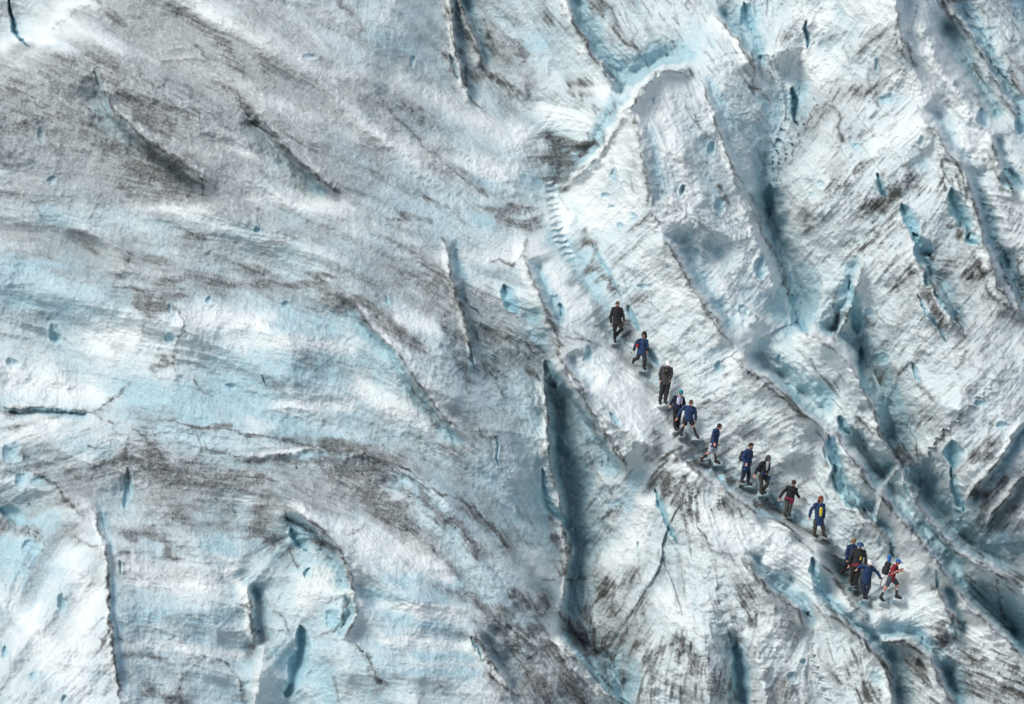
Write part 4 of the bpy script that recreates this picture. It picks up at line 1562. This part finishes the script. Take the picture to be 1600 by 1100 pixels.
def build_walker(w):
    P = w['P']; D0 = w['D0'] + .17; yaw = math.radians(w['yaw'])
    fwd = V([math.sin(yaw), -math.cos(yaw), 0]); lat = V([math.cos(yaw), math.sin(yaw), 0])
    sn = math.sin(yaw)
    dd = {'shL': -.19 * sn, 'shR': .19 * sn, 'elL': -.21 * sn, 'elR': .21 * sn, 'haL': -.20 * sn, 'haR': .2 * sn, 'hipL': -.09 * sn, 'hipR': .09 * sn,
          'knL': -.09 * sn, 'knR': .09 * sn, 'anL': -.09 * sn, 'anR': .09 * sn, 'toL': -.09 * sn, 'toR': .09 * sn}
    Q = {}
    for k, (x, y, z) in P.items():
        o = dd.get(k, 0) + (z or 0)
        if k in ('toL', 'toR'): o = (o - .20 * math.cos(yaw)) if z is None else o
        Q[k] = point(x, y, D0 + o)
    for s_ in 'LR':
        if s_ in w['plant']:
            # the sole rests on the tread
            x, y, _ = P['to' + s_]
            dz = ice_depth(x, y + 1)
            Q['to' + s_] = point(x, y - 1.5, min(max(dz, D0 - .42), D0 + .05) - .02)
            Q['an' + s_] = Q['an' + s_] * .5 + .5 * (Q['to' + s_] + V([0, 0, .075]) - fwd * .17)
    base = V([(Q['toL'][0] + Q['toR'][0]) / 2, (Q['toL'][1] + Q['toR'][1]) / 2, min(Q['toL'][2], Q['toR'][2]) - .03])
    root = bpy.data.objects.new("person", None); COL.objects.link(root); root.location = base
    setp(root, w['label'], "person", "hikers descending the ice path in single file")
    wd = w.get('wide', 1.0)
    skin = SKIN2 if w.get('skin') else SKIN
    neck = Q['neck']; shc = (Q['shL'] + Q['shR']) / 2; hip = (Q['hipL'] + Q['hipR']) / 2
    up = nrm(neck - hip)
    sx = nrm(lat - up * np.dot(lat, up)); sy = np.cross(up, sx)
    shw = .5 * abs(np.dot(Q['shR'] - Q['shL'], sx)) + .02
    shw = min(max(shw, .15), .215) * wd
    hd = Q['head']; look = w.get('look', .0)
    hf = nrm(fwd - ZU * .45); hs = nrm(lat); hu = np.cross(hs, hf); hu = hu if hu[2] > 0 else -hu
    # ---- body: one continuous figure
    b = Blob()
    b.ell(hd, (hs, hf, hu), (.080, .100, .118))
    b.ell(hd - hu * .045 + hf * .022, (hs, hf, hu), (.056, .066, .066))
    b.limb(hd + hf * .083 - hu * .0 , hd + hf * .100 - hu * .028, .010, .016)          # nose
    b.limb(hd + hf * .078 + hu * .030 - hs * .035, hd + hf * .078 + hu * .030 + hs * .035, .012, .012)   # brow
    b.limb(hd + hf * .078 - hu * .060 - hs * .018, hd + hf * .078 - hu * .060 + hs * .018, .010, .010)   # lips
    for e in (-1, 1): b.ell(hd + hs * e * .076 - hf * .005 - hu * .01, (hs, hf, hu), (.012, .020, .032))
    b.limb(neck - up * .02, hd - hu * .05, .056, .052)
    b.loft([(hip - up * .10, sx, .13 * wd, sy, .10), (hip, sx, .145 * wd, sy, .105), (hip + (neck - hip) * .35, sx, .125 * wd, sy, .09), (hip + (neck - hip) * .72, sx, shw * .86, sy, .105), (hip + (neck - hip) * .93, sx, shw * .62, sy, .075), (neck, sx, .06, sy, .055)])
    for s_, e in (('L', -1), ('R', 1)):
        sh = hip + (neck - hip) * .88 + sx * e * shw * .82
        sh = sh * .55 + Q['sh' + s_] * .45
        Q['SH' + s_] = sh
        b.chain([shc + sx * e * .06, sh, Q['el' + s_], Q['ha' + s_]], [.06, .055, .042, .030])
        hand(b, Q['ha' + s_], Q['el' + s_], .19, -sx * e * .3 + fwd)
        hp = hip + sx * e * .085 * wd - up * .03
        hp = hp * .5 + Q['hip' + s_] * .5
        Q['HP' + s_] = hp
        b.chain([hp, Q['kn' + s_], Q['an' + s_]], [.082 * wd, .055, .040])
        kn, an = Q['kn' + s_], Q['an' + s_]
        back = -fwd * .02
        b.limb(kn + (an - kn) * .12 + back, kn + (an - kn) * .55 + back, .055, .046)       # calf
        b.limb(an, an + (Q['to' + s_] - an) * .7 + ZU * .01, .034, .022)
    bod = b.build("body", skin, root, base, voxel=.0075, smooth=1)
    for e in (-1, 1):
        eb = Blob(); eb.ell(hd + hf * .086 + hu * .008 + hs * e * .031, (hs, hf, hu), (.013, .008, .008))
        eb.build("eye", EYE, bod, base, voxel=.003, smooth=0)
    # ---- trousers or shorts
    t = Blob()
    t.loft([(hip - up * .12, sx, .125 * wd, sy, .125), (hip - up * .03, sx, .165 * wd, sy, .135), (hip + up * .10, sx, .15 * wd, sy, .12)])
    for s_ in 'LR':
        hp, kn, an = Q['HP' + s_], Q['kn' + s_], Q['an' + s_]
        if w.get('shorts'):
            t.chain([hp, hp + (kn - hp) * .55, hp + (kn - hp) * .88], [.10 * wd, .098, .092])
        else:
            k = 1.12 if w['crop'] == 'B' and w['jacket'] == 'grey' else 1.0
            t.chain([hp, kn, kn + (an - kn) * .55, kn + (an - kn) * .93], [.102 * wd * k, .080 * k, .072 * k, .070 * k])
    t.build("shorts" if w.get('shorts') else "trousers", FB[w['legs']], root, base, voxel=.012, smooth=2, wrinkle=.016)
    # ---- boots
    for s_ in 'LR':
        an, to = Q['an' + s_], Q['to' + s_]
        bt = Blob()
        heel = an - ZU * .055 - fwd * .02
        shaft = .17 if w.get('shorts') else .09
        bt.limb(an + nrm(Q['kn' + s_] - an) * shaft, an - ZU * .02, .050, .052)
        bt.limb(heel, to, .048, .044)
        bt.limb(an, an + (to - an) * .75, .052, .046)
        bt.limb(heel - ZU * .02, to - ZU * .018, .040, .036)
        bo = bt.build("boot", FB['boot'], root, base, voxel=.011, smooth=1)
        if w.get('shorts') and s_ == 'L' and w['crop'] == 'E':
            pass
        if w.get('shorts'):
            sk = Blob(); q = an + nrm(Q['kn' + s_] - an) * (shaft + .035)
            sk.limb(q, q + nrm(Q['kn' + s_] - an) * .03, .055, .054)
            sk.build("sock", FB['pale' if w['crop'] == 'E' else 'charcoal'], root, base, voxel=.010, smooth=1)
    # ---- jacket or shirt
    j = Blob(); hem = .10 + w.get('long', 0) * .8
    bulge = 1.0 if w.get('tee') else 1.12
    j.loft([(hip - up * hem, sx, .185 * wd * bulge, sy, .150), (hip - up * .02, sx, .168 * wd * bulge, sy, .145), (hip + (neck - hip) * .35, sx, .155 * wd * bulge, sy, .128), (hip + (neck - hip) * .70, sx, shw * 1.0, sy, .140), (hip + (neck - hip) * .88, sx, shw * .86, sy, .105), (neck - up * .0, sx, .095, sy, .085), (neck + up * .035, sx, .075, sy, .07)])
    for s_, e in (('L', -1), ('R', 1)):
        sh, el, ha = Q['SH' + s_], Q['el' + s_], Q['ha' + s_]
        if w.get('tee'):
            j.chain([shc + sx * e * .06, sh, sh + (el - sh) * .75], [.075, .078, .070])
        else:
            j.chain([shc + sx * e * .06, sh, el, el + (ha - el) * .93], [.08, .076, .064, .052])
    j.build("shirt" if w.get('tee') else "jacket", FB[w['jacket']], root, base, voxel=.012, smooth=2, wrinkle=.020)
    if w.get('cuff'):
        for s_ in 'LR':
            c = Blob(); el, ha = Q['el' + s_], Q['ha' + s_]
            c.limb(el + (ha - el) * .55, el + (ha - el) * .97, .062, .056); c.build("glove_cuff", FB[w['cuff']], root, base, smooth=1)
    # ---- head wear
    kind, colr = w['hat']
    h = Blob()
    if kind == 'hair':
        h.ell(hd + hu * .022 - hf * .018, (hs, hf, hu), (.086, .100, .105)); h.ell(hd - hf * .05 - hu * .02, (hs, hf, hu), (.074, .055, .08))
        h.limb(hd + hf * .052 + hu * .072 - hs * .04, hd + hf * .052 + hu * .072 + hs * .04, .026, .026)
        h.build("hair", FB[colr], root, base, smooth=1, wrinkle=.012)
    elif kind == 'hood':
        h.ell(hd + hu * .015 - hf * .028, (hs, hf, hu), (.108, .108, .135)); h.ell(hd - hu * .10 - hf * .03, (hs, hf, hu), (.11, .09, .09))
        h.limb(hd + hu * .10 - hf * .01, hd + hu * .125 - hf * .05, .05, .03)
        for e in (-1, 1): h.chain([hd + hu * .09 + hf * .05, hd + hs * e * .075 + hf * .055 + hu * .02, hd + hs * e * .06 + hf * .05 - hu * .09], [.026, .026, .028])
        h.build("hood", FB[colr], root, base, smooth=2, wrinkle=.008)
    else:
        h.ell(hd + hu * .040 - hf * .012, (hs, hf, hu), (.092, .108, .092))
        if kind == 'beanie': h.loft([(hd + hu * .005 - hf * .01, hs, .094, hf, .106), (hd + hu * .05 - hf * .01, hs, .098, hf, .110)])
        if kind == 'brim': h.loft([(hd + hu * .030, hs, .150, hf, .165), (hd + hu * .045, hs, .135, hf, .15), (hd + hu * .06, hs, .095, hf, .105)])
        if kind in ('cap', 'peak'):
            bl = .10 if kind == 'peak' else .06
            h.loft([(hd + hu * .040 + hf * (.07 + bl * .5), hs, .072, hf, bl), (hd + hu * .056 + hf * (.06 + bl * .4), hs, .070, hf, bl)])
        h.build("hat" if kind in ('brim', 'beanie') else "cap", FB[colr], root, base, voxel=.010, smooth=1, wrinkle=.003)
        if kind != 'cap':
            k_ = Blob(); k_.ell(hd - hf * .035 - hu * .03, (hs, hf, hu), (.080, .060, .07)); k_.build("hair", FB['brown'], root, base, smooth=1, wrinkle=.010)
    if w.get('beard'):
        k_ = Blob(); k_.ell(hd + hf * .055 - hu * .075, (hs, hf, hu), (.060, .052, .055)); k_.build("beard", FB['hair'], root, base, voxel=.009, smooth=1, wrinkle=.008)
    ox, oy, kk = CROPS[w['crop']]
    def spot(cx, cy, front=.17):
        p = point(ox + cx * kk, oy + cy * kk, D0)
        # onto the front of the chest
        q = hip + up * np.dot(p - hip, up) + sx * np.dot(p - hip, sx)
        return q + (-sy if np.dot(sy, fwd) < 0 else sy) * front
    fr = (-sy if np.dot(sy, fwd) < 0 else sy)
    if w.get('panel'):
        c_, a, q = w['panel']; p = spot(a, q, .115)
        k_ = Blob(); k_.loft([(p - up * .16, sx, .045, fr, .045), (p - up * .02, sx, .075, fr, .055), (p + up * .13, sx, .070, fr, .055), (p + up * .20, sx, .04, fr, .04)])
        k_.build("under_layer", FB[c_], root, base, smooth=2, wrinkle=.006)
    if w.get('shoulder'):
        for e in (-1, 1):
            k_ = Blob(); s0 = neck - up * .03 + sx * e * .09 + fr * .05
            k_.chain([s0, s0 - up * .10 + fr * .07, s0 - up * .24 + fr * .08], [.022, .022, .020]); k_.build("strap", FB['white'], root, base, smooth=1)
    if w.get('waist'):
        c_, a, q = w['waist']; p = spot(a, q, .10)
        k_ = Blob()
        for r0, r1, dz in ((.19, .155, .03),):
            k_.loft([(hip - up * .045, sx, .205 * wd, sy, .165), (hip + up * .03, sx, .20 * wd, sy, .16)])
        k_.limb(p - up * .02, p - up * .13 + sx * .05, .075, .055)
        k_.limb(p - up * .05, p - up * .12 - sx * .03, .06, .035)
        k_.build("tied_jacket", FB[c_], root, base, smooth=2, wrinkle=.010)
    for key in ('pouch', 'pouch2'):
        if w.get(key):
            c_, a, q = w[key]; p = spot(a, q, .15)
            k_ = Blob(); k_.box(p, (sx, fr, up), (.075, .05, .07)); k_.build("waist_pouch", FB[c_], root, base, smooth=2)
    if w.get('badge'):
        a, q = w['badge']; p = spot(a, q, .142)
        k_ = Blob(); k_.ell(p - up * .03, (sx, fr, up), (.042, .012, .05)); k_.ell(p + up * .04 - sx * .008, (sx, fr, up), (.024, .012, .045)); k_.build("yellow_mark", FB['yellow'], root, base, voxel=.007, smooth=1)
    if w.get('chest'):
        c_, a, q = w['chest']; p = spot(a, q, .13)
        k_ = Blob(); k_.box(p - up * .03, (sx, fr, up), (.085, .05, .12)); k_.build("chest_bag", FB['black'], root, base, smooth=2, wrinkle=.006)
        k_ = Blob(); k_.box(p + fr * .05, (sx, fr, up), (.05, .015, .03)); k_.build("bag_flap", FB[c_], root, base, smooth=1)
    return root, Q, (sx, fr, up, hip, neck, fwd, base)


def pack(owner, label, colr, size, lowered=.0, lateral=.0, roll=None, straps=True):
    root, Q, (sx, fr, up, hip, neck, fwd, base) = owner
    c = hip + (neck - hip) * .58 - fr * (.16 + size[1]) + sx * lateral - up * lowered
    r = bpy.data.objects.new("backpack", None); COL.objects.link(r); r.location = c
    setp(r, label, "backpack")
    b = Blob(); b.box(c, (sx, fr, up), size); b.ell(c + up * size[2] * .85, (sx, fr, up), (size[0] * .95, size[1] * 1.05, .07))
    b.build("bag", FB[colr], r, c, smooth=3, wrinkle=.008)
    k = Blob(); k.box(c - fr * size[1] * 1.05 - up * size[2] * .3, (sx, fr, up), (size[0] * .65, .035, size[2] * .4)); k.build("pocket", FB['charcoal'], r, c, smooth=2)
    for e in (-1, 1):
        s0 = c + fr * size[1] * .9 + up * size[2] * .8 + sx * e * size[0] * .55
        top = neck - up * .035 + sx * e * .10
        k = Blob(); k.chain([s0, top - fr * .07 + up * .05, top + fr * .10 + up * .01, hip + (neck - hip) * .6 + fr * .15 + sx * e * .13, c + fr * size[1] - up * size[2] * .6 + sx * e * size[0] * .8], [.018] * 5)
        k.build("strap", FB['black'], r, c, voxel=.010, smooth=1)
    if roll:
        k = Blob(); k.limb(c + up * (size[2] + .03), c + up * (size[2] + .20) - fr * .03, .075, .085); k.build("rolled_jacket", FB[roll], r, c, smooth=1, wrinkle=.012)
    return r


MADE = [build_walker(w) for w in WALKERS]
pack(MADE[6], "black backpack on the back of the bearded man in blue", 'black', (.13, .08, .19), lowered=.02)
pack(MADE[13], "large black backpack with bright blue roll on top, worn by man in red shirt", 'charcoal', (.15, .12, .25), roll='bright_blue', lowered=.0)
pack(MADE[1], "small dark backpack behind the shoulders of the walker with black hood", 'navy', (.13, .06, .17))
pack(MADE[7], "dark blue backpack worn by the walker in the grey hood", 'navy', (.13, .08, .17), lowered=.04)


def held(owner, side): return owner[1]['ha' + side]


def small_camera():
    own = MADE[7]; sx, fr, up = own[2][:3]; c = held(own, 'R') + fr * .05 - up * .04
    r = bpy.data.objects.new("camera_body", None); r.name = "photo_camera"; COL.objects.link(r); r.location = c
    setp(r, "small dark camera in the hand of the walker in the grey hood", "camera")
    b = Blob(); b.box(c, (sx, fr, up), (.065, .035, .045)); b.build("housing", FB['charcoal'], r, c, voxel=.008, smooth=1)
    b = Blob(); b.limb(c, c + fr * .08, .032, .034); b.build("lens", FB['tan'], r, c, voxel=.008, smooth=1)


def ice_axe():
    own = MADE[12]; hnd = held(own, 'R') - V([0, 0, .09]); c = hnd
    r = bpy.data.objects.new("ice_axe", None); COL.objects.link(r); r.location = c
    setp(r, "ice axe hanging from the hand of the walker in blue with the white cap", "ice axe")
    a = hnd + V([.02, -.03, .10]); z = hnd + V([-.05, -.05, -.34])
    b = Blob(); b.limb(a, z, .014, .012); b.build("shaft", FB['hair'], r, c, voxel=.007, smooth=0)
    b = Blob(); b.chain([a + V([-.11, 0, -.02]), a + V([-.03, 0, .015]), a + V([.07, 0, .0])], [.010, .016, .020]); b.build("axe_head", METAL, r, c, voxel=.006, smooth=0)


def carry_bag():
    own = MADE[10]; hnd = held(own, 'L'); c = hnd + V([-.05, -.05, -.12])
    r = bpy.data.objects.new("hand_bag", None); COL.objects.link(r); r.location = c
    setp(r, "dark soft bag held low by the walker in the tan hat", "bag")
    b = Blob(); b.ell(c - ZU * .06, (RT, V([0, 1, 0]), ZU), (.11, .08, .12)); b.build("bag", FB['navy'], r, c, smooth=2, wrinkle=.012)
    b = Blob(); b.chain([c + V([-.06, 0, .0]), c + V([0, 0, .10]), c + V([.06, 0, .0])], [.012] * 3); b.build("handle", FB['black'], r, c, voxel=.008, smooth=0)


small_camera(); ice_axe(); carry_bag()
# ---------------------------------------------------------------- loose grit and pebbles melted out along the crests and dust bands
def grit():
    r = np.random.RandomState(3)
    wgt = (np.clip(ICE.line, 0, 1) ** 2 * 3 + np.clip(ICE.dirt, 0, 1) ** 3 * 1.2) * (ICE.clear < .3)
    c = np.cumsum(wgt.reshape(-1)); n = 12000
    pick = np.searchsorted(c, r.rand(n) * c[-1])
    pos = P.reshape(-1, 3)[pick]
    o = np.array([[1, 0, 0], [-1, 0, 0], [0, 1, 0], [0, -1, 0], [0, 0, 1], [0, 0, -1]], float)
    f = np.array([[0, 2, 4], [2, 1, 4], [1, 3, 4], [3, 0, 4], [2, 0, 5], [1, 2, 5], [3, 1, 5], [0, 3, 5]])
    sz = .008 + .028 * r.rand(n) ** 4
    v = o[None] * (sz[:, None, None] * (.6 + .8 * r.rand(n, 6, 1))) * np.array([1.3, 1, .8])
    v = v + pos[:, None, :] + (r.rand(n, 1, 3) - .5) * .05
    me = bpy.data.meshes.new("grit")
    V_ = v.reshape(-1, 3); F_ = (f[None] + 6 * np.arange(n)[:, None, None]).reshape(-1)
    me.vertices.add(len(V_)); me.vertices.foreach_set("co", V_.reshape(-1).astype(np.float32))
    me.loops.add(len(F_)); me.loops.foreach_set("vertex_index", F_.astype(np.int32))
    nf = len(F_) // 3; me.polygons.add(nf)
    me.polygons.foreach_set("loop_start", np.arange(0, nf * 3, 3, dtype=np.int32)); me.polygons.foreach_set("loop_total", np.full(nf, 3, np.int32))
    me.update(calc_edges=True)
    m, t, p = new_mat("grit_stone"); n_ = nd(t, "ShaderNodeTexNoise", ins={'Scale': 3.0}); t.links.new(mixc(t, n_.outputs[0], (.02, .02, .018), (.09, .08, .07)), p.inputs["Base Color"]); p.inputs["Roughness"].default_value = .9
    me.materials.append(m)
    ob = bpy.data.objects.new("grit", me); COL.objects.link(ob)
    setp(ob, "dark grit and pebbles scattered along the dirty crests of the ice", "grit", kind="stuff")


grit()
